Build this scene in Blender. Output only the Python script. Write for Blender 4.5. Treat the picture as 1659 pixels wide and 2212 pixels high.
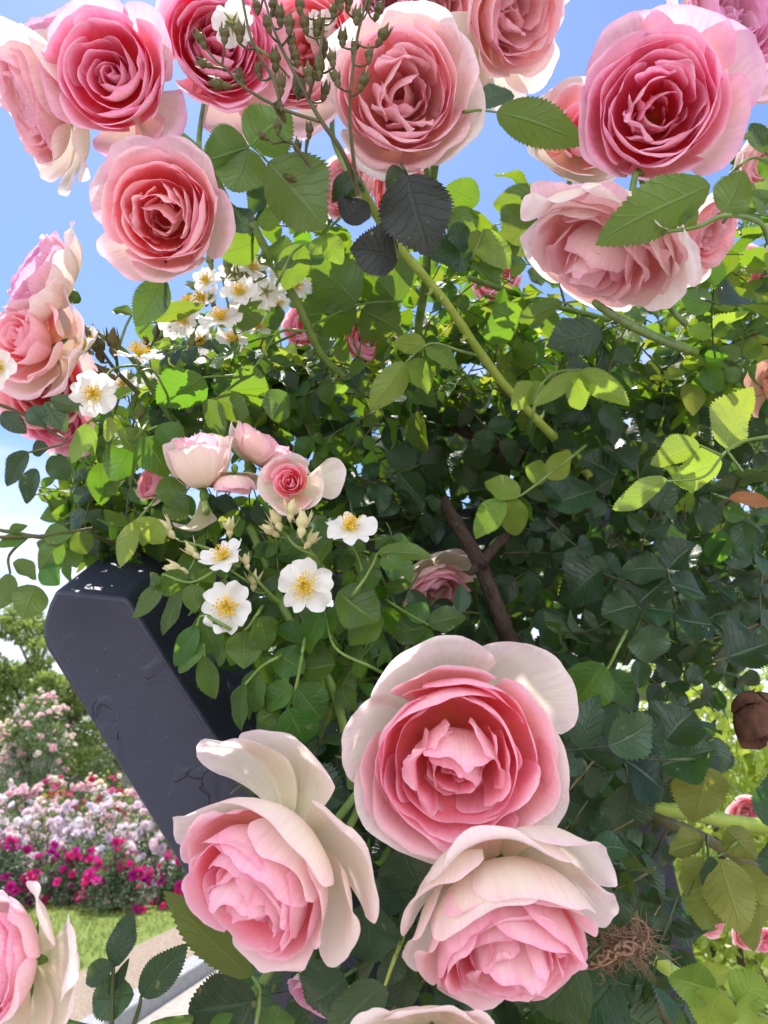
import bpy, math, random
import numpy as np
from mathutils import Vector, Matrix
for _o in list(bpy.data.objects): bpy.data.objects.remove(_o)
scn = bpy.context.scene
COL = scn.collection
rad = math.radians

# ------------------------------------------------------------------ camera
CAM = np.array([0.0, 0.0, 1.5]); PITCH = rad(18.0)
FWD = np.array([0, math.cos(PITCH), math.sin(PITCH)])
UPV = np.array([0, -math.sin(PITCH), math.cos(PITCH)])
RGT = np.array([1.0, 0, 0])
FPX, CX, CY = 1661.0, 829.5, 1106.0            # picture measured as 1659 x 2212
cd = bpy.data.cameras.new("camera"); cam = bpy.data.objects.new("camera", cd); COL.objects.link(cam)
cam.location = CAM; cam.rotation_euler = (math.pi/2 + PITCH, 0, 0)
cd.sensor_fit = 'VERTICAL'; cd.sensor_height = 5.6; cd.sensor_width = 4.2
cd.lens = 5.6 * FPX / 2212.0
cd.clip_start = 0.01; cd.clip_end = 2000
cd.dof.use_dof = True; cd.dof.focus_distance = 0.50; cd.dof.aperture_fstop = 2.6
scn.camera = cam
def P(x, y, d):
    return CAM + d*(FWD + RGT*((x-CX)/FPX) + UPV*((CY-y)/FPX))
def C2W(v):                                    # camera-space direction (right, up, towards the viewer) to world
    v = np.asarray(v, float)
    return v[0]*RGT + v[1]*UPV - v[2]*FWD
def unit(v):
    v = np.asarray(v, float); return v/(np.linalg.norm(v)+1e-12)

# ------------------------------------------------------------------ light
SUN_EL, SUN_AZ = 67.0, -22.0                    # azimuth from the viewing direction (+Y), negative = to the left
W = bpy.data.worlds.new("World"); scn.world = W; W.use_nodes = True
nt = W.node_tree; nd = nt.nodes; lk = nt.links
bg = nd["Background"]
sky = nd.new("ShaderNodeTexSky"); sky.sky_type = 'NISHITA'; sky.sun_disc = False
sky.sun_elevation = rad(SUN_EL); sky.sun_rotation = rad(SUN_AZ)
sky.air_density = 1.0; sky.dust_density = 0.4; sky.ozone_density = 1.6; sky.altitude = 50
tcw = nd.new("ShaderNodeTexCoord")
mpw = nd.new("ShaderNodeMapping"); mpw.inputs["Scale"].default_value = (1.6, 1.6, 4.2); mpw.inputs["Location"].default_value = (0.35, 0.2, 0.1)
nz = nd.new("ShaderNodeTexNoise"); nz.inputs["Scale"].default_value = 1.5; nz.inputs["Detail"].default_value = 7; nz.inputs["Roughness"].default_value = .55
sep = nd.new("ShaderNodeSeparateXYZ")
lk.new(tcw.outputs["Generated"], mpw.inputs["Vector"]); lk.new(mpw.outputs["Vector"], nz.inputs["Vector"]); lk.new(tcw.outputs["Generated"], sep.inputs[0])
low = nd.new("ShaderNodeMapRange"); low.inputs[1].default_value = .62; low.inputs[2].default_value = .12; low.inputs[3].default_value = -.12; low.inputs[4].default_value = .30
lk.new(sep.outputs["Z"], low.inputs[0])
addc = nd.new("ShaderNodeMath"); addc.operation = 'ADD'; lk.new(nz.outputs["Fac"], addc.inputs[0]); lk.new(low.outputs[0], addc.inputs[1])
# a bank of unseen bright cloud, added behind the camera to brighten the petals
fill_bank = nd.new("ShaderNodeMapRange"); fill_bank.inputs[1].default_value = .05; fill_bank.inputs[2].default_value = -.55; fill_bank.inputs[3].default_value = 0; fill_bank.inputs[4].default_value = .30
lk.new(sep.outputs["Y"], fill_bank.inputs[0]); addb = nd.new("ShaderNodeMath"); addb.operation = 'ADD'; lk.new(addc.outputs[0], addb.inputs[0]); lk.new(fill_bank.outputs[0], addb.inputs[1])
cr = nd.new("ShaderNodeMapRange"); cr.interpolation_type = 'SMOOTHSTEP'
cr.inputs[1].default_value = .50; cr.inputs[2].default_value = .86; cr.inputs[3].default_value = 0; cr.inputs[4].default_value = .85
lk.new(addb.outputs[0], cr.inputs[0])
hs = nd.new("ShaderNodeMix"); hs.data_type = 'RGBA'; hs.blend_type = 'MULTIPLY'; hs.inputs[0].default_value = 1.0
lk.new(sky.outputs[0], hs.inputs[6]); hs.inputs[7].default_value = (.86, .93, 1.08, 1)
mxs = nd.new("ShaderNodeMix"); mxs.data_type = 'RGBA'; lk.new(cr.outputs[0], mxs.inputs[0]); lk.new(hs.outputs[2], mxs.inputs[6])
ccol = nd.new("ShaderNodeMix"); ccol.data_type = 'RGBA'; lk.new(fill_bank.outputs[0], ccol.inputs[0]); ccol.inputs[6].default_value = (6.6, 6.8, 7.4, 1); ccol.inputs[7].default_value = (44, 44.5, 46, 1)
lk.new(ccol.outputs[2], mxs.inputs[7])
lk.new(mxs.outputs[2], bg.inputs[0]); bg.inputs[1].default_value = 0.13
sl = bpy.data.lights.new("sun", 'SUN'); sl.energy = 4.6; sl.angle = rad(0.53); sl.color = (1.0, .955, .88)
so = bpy.data.objects.new("sun", sl); COL.objects.link(so)
_sd = Vector((math.sin(rad(SUN_AZ))*math.cos(rad(SUN_EL)), math.cos(rad(SUN_AZ))*math.cos(rad(SUN_EL)), math.sin(rad(SUN_EL))))
so.rotation_euler = _sd.to_track_quat('Z', 'Y').to_euler()
scn.view_settings.view_transform = 'Standard'; scn.view_settings.look = 'None'
scn.view_settings.gamma = 1.0; scn.view_settings.use_curve_mapping = False
scn.view_settings.exposure = 0.68
scn.render.engine = 'CYCLES'
scn.cycles.max_bounces = 10; scn.cycles.diffuse_bounces = 6; scn.cycles.transmission_bounces = 8; scn.cycles.glossy_bounces = 3
scn.cycles.sample_clamp_indirect = 6.0

# ------------------------------------------------------------------ mesh helpers
class MB:
    """collects sheets, tubes and strips; build() links them as one mesh object"""
    def __init__(s): s.v=[]; s.f=[]; s.uv=[]; s.a=[]; s.n=0
    def add(s, v, f, uv=None, a=0.0):
        v=np.asarray(v,float).reshape(-1,3); f=np.asarray(f,int).reshape(-1,4)
        s.v.append(v); s.f.append(f+s.n)
        s.uv.append(np.zeros((len(v),2)) if uv is None else np.asarray(uv,float).reshape(-1,2))
        s.a.append(np.full(len(v),a) if np.isscalar(a) else np.asarray(a,float)); s.n+=len(v)
    def grid(s, pts, uv=None, a=0.0, flip=False):
        ny,nx=pts.shape[:2]; i=np.arange(ny*nx).reshape(ny,nx)
        f=np.stack([i[:-1,:-1],i[:-1,1:],i[1:,1:],i[1:,:-1]],-1).reshape(-1,4)
        if flip: f=f[:,::-1]
        s.add(pts.reshape(-1,3), f, uv, a)
    def tube(s, path, radii, n=7, a=0.0, cap=True):
        path=np.asarray(path,float); m=len(path); radii=np.broadcast_to(np.asarray(radii,float),(m,))
        t=np.gradient(path,axis=0); t/= (np.linalg.norm(t,axis=1,keepdims=True)+1e-12)
        ref=np.array([.31,.22,.92]); 
        if abs(t[0]@ref)>.9: ref=np.array([.9,.1,.2])
        b1=np.cross(t,ref); b1/= (np.linalg.norm(b1,axis=1,keepdims=True)+1e-12); b2=np.cross(t,b1)
        ph=np.linspace(0,2*np.pi,n+1)
        ring=path[:,None,:]+radii[:,None,None]*(np.cos(ph)[None,:,None]*b1[:,None,:]+np.sin(ph)[None,:,None]*b2[:,None,:])
        L=np.concatenate([[0],np.cumsum(np.linalg.norm(np.diff(path,axis=0),axis=1))])
        uv=np.stack(np.broadcast_arrays(ph[None,:]/(2*np.pi), L[:,None]),-1)
        s.grid(ring, uv.reshape(-1,2), a)
        if cap:
            for k,e in ((0,path[0]),(m-1,path[-1])):
                g=np.stack([ring[k], np.broadcast_to(e,(n+1,3))]); s.grid(g, np.zeros((2*(n+1),2)), a, flip=(k!=0))
    def build(s, name, mat, parent=None, smooth=True, loc=None):
        v=np.concatenate(s.v); f=np.concatenate(s.f); uv=np.concatenate(s.uv); a=np.concatenate(s.a)
        me=mesh_np(name, v, f, uv, a, smooth); me.materials.append(mat)
        return link(name, me, parent)
def mesh_np(name, v, f, uv, a, smooth=True):
    me=bpy.data.meshes.new(name); me.vertices.add(len(v)); me.vertices.foreach_set("co", v.astype(np.float32).ravel())
    me.loops.add(f.size); me.loops.foreach_set("vertex_index", f.astype(np.int32).ravel())
    me.polygons.add(len(f)); me.polygons.foreach_set("loop_start", np.arange(0,f.size,4,dtype=np.int32))
    me.polygons.foreach_set("loop_total", np.full(len(f),4,np.int32))
    ul=me.uv_layers.new(name="UVMap"); ul.data.foreach_set("uv", uv[f.ravel()].astype(np.float32).ravel())
    at=me.attributes.new("rnd",'FLOAT','POINT'); at.data.foreach_set("value", a.astype(np.float32))
    me.update(calc_edges=True)
    me.polygons.foreach_set("use_smooth", np.full(len(f), smooth)); 
    return me
def link(name, me, parent=None):
    o=bpy.data.objects.new(name, me); COL.objects.link(o)
    if parent is not None: o.parent=parent
    return o
def tag(o, label=None, cat=None, group=None, kind=None):
    if label: o["label"]=label
    if cat: o["category"]=cat
    if group: o["group"]=group
    if kind: o["kind"]=kind
    return o
def thing(name, label, cat, loc, group=None):
    o=bpy.data.objects.new(name, None); COL.objects.link(o); o.location=loc; o.empty_display_size=.02
    return tag(o,label,cat,group)
def spline(pts, n):
    """Catmull-Rom through pts"""
    p=np.asarray(pts,float); p=np.vstack([2*p[0]-p[1],p,2*p[-1]-p[-2]]); out=[]
    m=len(p)-3; ts=np.linspace(0,m-1e-9,n)
    for t in ts:
        i=int(t); u=t-i; a,b,c,d=p[i:i+4]
        out.append(.5*((2*b)+(-a+c)*u+(2*a-5*b+4*c-d)*u*u+(-a+3*b-3*c+d)*u**3))
    return np.array(out)
def sstep(a,b,x):
    t=np.clip((x-a)/(b-a),0,1); return t*t*(3-2*t)
def basis(zdir, roll=0.0, ref=None):
    """columns x,y,z ; z = zdir ; y as near as possible to the picture's up"""
    z=unit(zdir); r=UPV if ref is None else ref
    if abs(z@r)>.97: r=-FWD
    x=unit(np.cross(r,z)); y=np.cross(z,x)
    c,s_=math.cos(roll),math.sin(roll)
    return np.stack([c*x+s_*y, -s_*x+c*y, z],1)

# ------------------------------------------------------------------ materials
def newmat(name):
    m=bpy.data.materials.new(name); m.use_nodes=True; n=m.node_tree.nodes; n.clear()
    return m, n, m.node_tree.links
def N(n, typ, **kw):
    x=n.new(typ)
    for k,v in kw.items():
        if k.startswith('i_'):
            key=k[2:]; x.inputs[int(key) if key.isdigit() else key.replace('_',' ')].default_value=v
        else: setattr(x,k,v)
    return x
def mixc(n,l,fac,a,b,blend='MIX'):
    x=n.new("ShaderNodeMix"); x.data_type='RGBA'; x.blend_type=blend
    for s_,i in ((fac,0),(a,6),(b,7)):
        if hasattr(s_,'is_linked'): l.new(s_,x.inputs[i])
        elif i==0: x.inputs[0].default_value=s_
        else: x.inputs[i].default_value=(*s_,1) if len(s_)==3 else s_
    return x.outputs[2]
def math_(n,l,op,a,b=None,c=None):
    x=n.new("ShaderNodeMath"); x.operation=op
    for i,s_ in enumerate((a,b,c)):
        if s_ is None: continue
        if hasattr(s_,'is_linked'): l.new(s_,x.inputs[i])
        else: x.inputs[i].default_value=s_
    return x.outputs[0]
def ramp(n,l,fac,stops):
    x=n.new("ShaderNodeValToRGB"); e=x.color_ramp.elements
    while len(e)<len(stops): e.new(.5)
    for el,(p,c) in zip(e,stops): el.position=p; el.color=(*c,1) if len(c)==3 else c
    l.new(fac,x.inputs[0]); return x.outputs[0]
def srgb(r,g,b):
    f=lambda c: c/12.92 if c<=.04045 else ((c+.055)/1.055)**2.4
    return (f(r/255.),f(g/255.),f(b/255.))

def petal_mat(name, inner, outer, guard_in, guard_out, trans=.50, streak=.06, age=.12):
    """two-sided petal: inner / outer are ramps along the petal, rnd=1 marks the pale guard petals"""
    m,n,l=newmat(name)
    uv=N(n,"ShaderNodeUVMap"); sp=N(n,"ShaderNodeSeparateXYZ"); l.new(uv.outputs[0],sp.inputs[0])
    at=N(n,"ShaderNodeAttribute",attribute_name="rnd")
    mp=N(n,"ShaderNodeMapping"); mp.inputs["Scale"].default_value=(13,1.3,1); l.new(uv.outputs[0],mp.inputs[0])
    cmb=N(n,"ShaderNodeVectorMath",operation='ADD'); l.new(mp.outputs[0],cmb.inputs[0])
    sc=N(n,"ShaderNodeVectorMath",operation='SCALE'); sc.inputs[0].default_value=(37,11,53); l.new(at.outputs["Fac"],sc.inputs[3]); l.new(sc.outputs[0],cmb.inputs[1])
    ns=N(n,"ShaderNodeTexNoise"); ns.inputs["Scale"].default_value=1.5; ns.inputs["Detail"].default_value=5; l.new(cmb.outputs[0],ns.inputs["Vector"])
    tc=N(n,"ShaderNodeTexCoord"); ns2=N(n,"ShaderNodeTexNoise"); ns2.inputs["Scale"].default_value=45; ns2.inputs["Detail"].default_value=3; l.new(tc.outputs["Object"],ns2.inputs["Vector"])
    v=sp.outputs[1]
    d1=math_(n,l,'MULTIPLY_ADD',ns.outputs["Fac"],.34,-.17); v2=math_(n,l,'ADD',v,d1)
    d2=math_(n,l,'MULTIPLY_ADD',ns2.outputs["Fac"],.30,-.15); v3=math_(n,l,'ADD',v2,d2)
    ci=ramp(n,l,v3,inner); co=ramp(n,l,v3,outer)
    gi=ramp(n,l,v3,guard_in); go=ramp(n,l,v3,guard_out)
    g=math_(n,l,'FRACT',math_(n,l,'MULTIPLY',at.outputs["Fac"],.999))
    gf=N(n,"ShaderNodeMapRange"); gf.inputs[1].default_value=.35; gf.inputs[2].default_value=.95; l.new(at.outputs["Fac"],gf.inputs[0])
    ci=mixc(n,l,gf.outputs[0],ci,gi); co=mixc(n,l,gf.outputs[0],co,go)
    geo=N(n,"ShaderNodeNewGeometry")
    c=mixc(n,l,geo.outputs["Backfacing"],ci,co)
    # tired edges and small bruises
    eg=N(n,"ShaderNodeMapRange"); eg.inputs[1].default_value=.80; eg.inputs[2].default_value=1.0; l.new(v3,eg.inputs[0])
    br=N(n,"ShaderNodeMapRange"); br.inputs[1].default_value=.66; br.inputs[2].default_value=.74
    ns4=N(n,"ShaderNodeTexNoise"); ns4.inputs["Scale"].default_value=120; ns4.inputs["Detail"].default_value=4; l.new(tc.outputs["Object"],ns4.inputs["Vector"]); l.new(ns4.outputs["Fac"],br.inputs[0])
    bz=math_(n,l,'MULTIPLY',math_(n,l,'ADD',math_(n,l,'MULTIPLY',eg.outputs[0],.8),.25),math_(n,l,'MULTIPLY',br.outputs[0],age))
    c=mixc(n,l,bz,c,(.55,.30,.17))
    st=N(n,"ShaderNodeMapRange"); st.inputs[1].default_value=.35; st.inputs[2].default_value=.75; st.inputs[3].default_value=1.0; st.inputs[4].default_value=1-streak; l.new(ns.outputs["Fac"],st.inputs[0])
    cc=N(n,"ShaderNodeCombineColor"); 
    l.new(math_(n,l,'MULTIPLY_ADD',st.outputs[0],.35,.65),cc.inputs[0]); l.new(st.outputs[0],cc.inputs[1]); l.new(math_(n,l,'MULTIPLY_ADD',st.outputs[0],.8,.2),cc.inputs[2])
    c=mixc(n,l,1.0,c,cc.outputs[0],'MULTIPLY')
    mp2=N(n,"ShaderNodeMapping"); mp2.inputs["Scale"].default_value=(42,2.6,1); l.new(uv.outputs[0],mp2.inputs[0])
    ns3=N(n,"ShaderNodeTexNoise"); ns3.inputs["Scale"].default_value=1.0; ns3.inputs["Detail"].default_value=2; l.new(mp2.outputs[0],ns3.inputs["Vector"])
    hh=math_(n,l,'ADD',math_(n,l,'MULTIPLY',ns3.outputs["Fac"],.25),ns.outputs["Fac"])
    bp=N(n,"ShaderNodeBump"); bp.inputs["Strength"].default_value=.34; bp.inputs["Distance"].default_value=.002; l.new(hh,bp.inputs["Height"])
    pb=N(n,"ShaderNodeBsdfPrincipled"); pb.inputs["Roughness"].default_value=.55; pb.inputs["Specular IOR Level"].default_value=.22
    pb.inputs["Sheen Weight"].default_value=.12; pb.inputs["Sheen Roughness"].default_value=.4
    l.new(c,pb.inputs["Base Color"]); l.new(bp.outputs[0],pb.inputs["Normal"])
    tr=N(n,"ShaderNodeBsdfTranslucent"); l.new(mixc(n,l,1.0,c,(1.0,.91,.93),'MULTIPLY'),tr.inputs[0]); l.new(bp.outputs[0],tr.inputs[1])
    mx=N(n,"ShaderNodeMixShader"); mx.inputs[0].default_value=trans; l.new(pb.outputs[0],mx.inputs[1]); l.new(tr.outputs[0],mx.inputs[2])
    out=N(n,"ShaderNodeOutputMaterial"); l.new(mx.outputs[0],out.inputs[0])
    return m

def leaf_mat(name, top, under, trans_col, trans=.42, vein=(.20,.30,.07), rough=.36, var=.35):
    m,n,l=newmat(name)
    uv=N(n,"ShaderNodeUVMap"); sp=N(n,"ShaderNodeSeparateXYZ"); l.new(uv.outputs[0],sp.inputs[0])
    at=N(n,"ShaderNodeAttribute",attribute_name="rnd")
    au=math_(n,l,'ABSOLUTE',sp.outputs[0]); v=sp.outputs[1]
    # midrib and side veins
    rib=N(n,"ShaderNodeMapRange"); rib.inputs[1].default_value=.085; rib.inputs[2].default_value=.02; l.new(au,rib.inputs[0])
    cur=math_(n,l,'POWER',au,.85)
    wn=N(n,"ShaderNodeTexNoise"); wn.inputs["Scale"].default_value=2.2; l.new(uv.outputs[0],wn.inputs["Vector"])
    ph=math_(n,l,'MULTIPLY',math_(n,l,'ADD',math_(n,l,'SUBTRACT',v,math_(n,l,'MULTIPLY',cur,.26)),math_(n,l,'MULTIPLY',wn.outputs["Fac"],.16)),7.5)
    tri=math_(n,l,'ABSOLUTE',math_(n,l,'SUBTRACT',math_(n,l,'FRACT',math_(n,l,'ADD',ph,at.outputs["Fac"])),.5))
    sv=N(n,"ShaderNodeMapRange"); sv.inputs[1].default_value=.09; sv.inputs[2].default_value=.0; sv.inputs[4].default_value=.6; l.new(tri,sv.inputs[0])
    vn=math_(n,l,'MAXIMUM',rib.outputs[0],sv.outputs[0])
    tc=N(n,"ShaderNodeTexCoord")
    ns=N(n,"ShaderNodeTexNoise"); ns.inputs["Scale"].default_value=60; ns.inputs["Detail"].default_value=4; l.new(tc.outputs["Object"],ns.inputs["Vector"])
    vo=N(n,"ShaderNodeTexVoronoi",feature='DISTANCE_TO_EDGE'); mpv=N(n,"ShaderNodeMapping"); mpv.inputs["Scale"].default_value=(9,16,1); l.new(uv.outputs[0],mpv.inputs[0]); l.new(mpv.outputs[0],vo.inputs["Vector"]); vo.inputs["Scale"].default_value=1.4
    hsv=N(n,"ShaderNodeHueSaturation"); hsv.inputs["Color"].default_value=(*top,1)
    hv=math_(n,l,'MULTIPLY_ADD',at.outputs["Fac"],.06,.47); l.new(hv,hsv.inputs["Hue"])
    rr=math_(n,l,'FRACT',math_(n,l,'MULTIPLY',at.outputs["Fac"],7.13))
    l.new(math_(n,l,'MULTIPLY_ADD',rr,2*var,1-var),hsv.inputs["Value"])
    c=mixc(n,l,math_(n,l,'MULTIPLY',ns.outputs["Fac"],.3),hsv.outputs[0],tuple(x*.6 for x in top))
    c=mixc(n,l,math_(n,l,'MULTIPLY',vn,.55),c,vein)
    # small brown blemishes on some leaves
    sp_=N(n,"ShaderNodeTexNoise"); sp_.inputs["Scale"].default_value=130; sp_.inputs["Detail"].default_value=1; l.new(tc.outputs["Object"],sp_.inputs["Vector"])
    bl=N(n,"ShaderNodeMapRange"); bl.inputs[1].default_value=.73; bl.inputs[2].default_value=.78; l.new(sp_.outputs["Fac"],bl.inputs[0])
    c=mixc(n,l,math_(n,l,'MULTIPLY',bl.outputs[0],.7),c,(.22,.18,.07))
    geo=N(n,"ShaderNodeNewGeometry")
    cu=mixc(n,l,math_(n,l,'MULTIPLY',vn,.6),under,tuple(min(1,x*1.5) for x in under))
    cb=mixc(n,l,geo.outputs["Backfacing"],c,cu)
    h=math_(n,l,'ADD',math_(n,l,'MULTIPLY',vn,-.9),math_(n,l,'MULTIPLY',vo.outputs[0],.35))
    bp=N(n,"ShaderNodeBump"); bp.inputs["Strength"].default_value=.6; bp.inputs["Distance"].default_value=.0014; l.new(h,bp.inputs["Height"])
    pb=N(n,"ShaderNodeBsdfPrincipled"); l.new(cb,pb.inputs["Base Color"]); l.new(bp.outputs[0],pb.inputs["Normal"])
    l.new(math_(n,l,'MULTIPLY_ADD',ns.outputs["Fac"],.25,rough-.1),pb.inputs["Roughness"]); pb.inputs["Specular IOR Level"].default_value=.54
    tcol=mixc(n,l,math_(n,l,'MULTIPLY',vn,.35),trans_col,tuple(x*.45 for x in trans_col))
    hs2=N(n,"ShaderNodeHueSaturation"); l.new(tcol,hs2.inputs["Color"]); l.new(hv,hs2.inputs["Hue"]); l.new(math_(n,l,'MULTIPLY_ADD',rr,.5,.75),hs2.inputs["Value"])
    tr=N(n,"ShaderNodeBsdfTranslucent"); l.new(hs2.outputs[0],tr.inputs[0])
    mx=N(n,"ShaderNodeMixShader"); mx.inputs[0].default_value=trans; l.new(pb.outputs[0],mx.inputs[1]); l.new(tr.outputs[0],mx.inputs[2])
    out=N(n,"ShaderNodeOutputMaterial"); l.new(mx.outputs[0],out.inputs[0])
    return m

def plain_mat(name, col, col2, rough=.6, scale=40, bump=.2, trans=0, spec=.4, dist=.003):
    m,n,l=newmat(name)
    tc=N(n,"ShaderNodeTexCoord"); ns=N(n,"ShaderNodeTexNoise"); ns.inputs["Scale"].default_value=scale; ns.inputs["Detail"].default_value=6; l.new(tc.outputs["Object"],ns.inputs["Vector"])
    mr=N(n,"ShaderNodeMapRange"); mr.inputs[1].default_value=.32; mr.inputs[2].default_value=.68; l.new(ns.outputs["Fac"],mr.inputs[0])
    c=mixc(n,l,mr.outputs[0],col,col2)
    bp=N(n,"ShaderNodeBump"); bp.inputs["Strength"].default_value=bump; bp.inputs["Distance"].default_value=dist; l.new(ns.outputs["Fac"],bp.inputs["Height"])
    pb=N(n,"ShaderNodeBsdfPrincipled"); pb.inputs["Roughness"].default_value=rough; pb.inputs["Specular IOR Level"].default_value=spec
    l.new(c,pb.inputs["Base Color"]); l.new(bp.outputs[0],pb.inputs["Normal"])
    out=N(n,"ShaderNodeOutputMaterial")
    if trans:
        tr=N(n,"ShaderNodeBsdfTranslucent"); l.new(c,tr.inputs[0]); mx=N(n,"ShaderNodeMixShader"); mx.inputs[0].default_value=trans
        l.new(pb.outputs[0],mx.inputs[1]); l.new(tr.outputs[0],mx.inputs[2]); l.new(mx.outputs[0],out.inputs[0])
    else: l.new(pb.outputs[0],out.inputs[0])
    return m
# ------------------------------------------------------------------ roses
CREAM=[(0,(.66,.66,.34)),(.22,(.88,.85,.66)),(.65,(.92,.88,.78)),(1,(.93,.83,.83))]
CREAMO=[(0,(.58,.64,.28)),(.3,(.88,.85,.66)),(.75,(.92,.87,.77)),(1,(.93,.80,.81))]
def pal(base,mid,rim,edge,o0,o1,o2):
    return ([(0,base),(MP_[0],mid),(MP_[1],rim),(1,edge)],[(0,(.60,.60,.30)),(.3,o0),(.75,o1),(1,o2)])
MP_=[.50,.86]
PAL={}
def mkpal(name,base,mid,rim,edge,o0,o1,o2,gi=CREAM,go=CREAMO,trans=.50,age=.12):
    i,o=pal(base,mid,rim,edge,o0,o1,o2); PAL[name]=petal_mat(name,i,o,gi,go,trans,.11,age)
PG_=[(0,(.72,.64,.36)),(.25,(.90,.76,.62)),(.65,(.92,.72,.72)),(1,(.92,.62,.72))]
mkpal("soft pink petal",(.96,.24,.10),(.96,.27,.34),(.96,.50,.63),(.96,.68,.80),(.92,.74,.68),(.95,.68,.76),(.94,.52,.70))
MP_[:]=[.42,.76]
mkpal("coral petal",(.96,.26,.07),(.94,.15,.17),(.95,.44,.50),(.95,.70,.76),(.92,.72,.62),(.93,.64,.68),(.91,.50,.65),PG_)
mkpal("magenta petal",(.96,.17,.04),(.87,.08,.18),(.94,.38,.58),(.94,.66,.82),(.92,.72,.60),(.93,.58,.70),(.90,.42,.68),[(0,(.72,.62,.36)),(.25,(.90,.70,.58)),(.65,(.93,.66,.72)),(1,(.90,.50,.72))])
mkpal("blush petal",(.96,.46,.28),(.96,.46,.46),(.96,.64,.69),(.95,.64,.75),(.92,.76,.67),(.95,.69,.73),(.92,.52,.68),age=.35)
mkpal("mauve petal",(.90,.42,.38),(.88,.38,.53),(.87,.50,.71),(.82,.46,.71),(.88,.64,.62),(.87,.55,.70),(.82,.44,.67),PG_,age=.4)
M_SEPAL=plain_mat("sepal green",(.10,.20,.04),(.16,.28,.07),.5,200,.2,.3)
M_STEMD=plain_mat("shaded green stalk",(.035,.06,.018),(.07,.10,.03),.5,90,.25)  # darker copy of the green stalk, shade put into its colour
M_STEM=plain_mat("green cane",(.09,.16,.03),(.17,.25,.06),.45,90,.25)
M_YSTEM=plain_mat("yellow green cane",(.26,.36,.05),(.36,.44,.09),.42,90,.2,.1)
M_DSTEM=plain_mat("dark stem",(.05,.06,.02),(.11,.09,.035),.5,90,.3)
def bark_mat(name,c1,c2):
    m,n,l=newmat(name); uv=N(n,"ShaderNodeUVMap"); mp=N(n,"ShaderNodeMapping"); mp.inputs["Scale"].default_value=(9,70,1); l.new(uv.outputs[0],mp.inputs[0])
    ns=N(n,"ShaderNodeTexNoise"); ns.inputs["Scale"].default_value=1.0; ns.inputs["Detail"].default_value=7; ns.inputs["Roughness"].default_value=.65; ns.inputs["Distortion"].default_value=.8; l.new(mp.outputs[0],ns.inputs["Vector"])
    mr=N(n,"ShaderNodeMapRange"); mr.inputs[1].default_value=.35; mr.inputs[2].default_value=.66; l.new(ns.outputs["Fac"],mr.inputs[0])
    tc=N(n,"ShaderNodeTexCoord"); v=N(n,"ShaderNodeTexNoise"); v.inputs["Scale"].default_value=420; l.new(tc.outputs["Object"],v.inputs["Vector"])
    sp=N(n,"ShaderNodeMapRange"); sp.inputs[1].default_value=.70; sp.inputs[2].default_value=.75; l.new(v.outputs["Fac"],sp.inputs[0])
    c=mixc(n,l,mr.outputs[0],c1,c2); c=mixc(n,l,math_(n,l,'MULTIPLY',sp.outputs[0],.6),c,(.26,.20,.16))
    bp=N(n,"ShaderNodeBump"); bp.inputs["Strength"].default_value=.9; bp.inputs["Distance"].default_value=.003; l.new(ns.outputs["Fac"],bp.inputs["Height"])
    pb=N(n,"ShaderNodeBsdfPrincipled"); pb.inputs["Roughness"].default_value=.75; l.new(c,pb.inputs["Base Color"]); l.new(bp.outputs[0],pb.inputs["Normal"]); l.new(pb.outputs[0],N(n,"ShaderNodeOutputMaterial").inputs[0]); return m
M_BARK=bark_mat("old brown cane",(.022,.012,.010),(.085,.048,.038))

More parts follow.
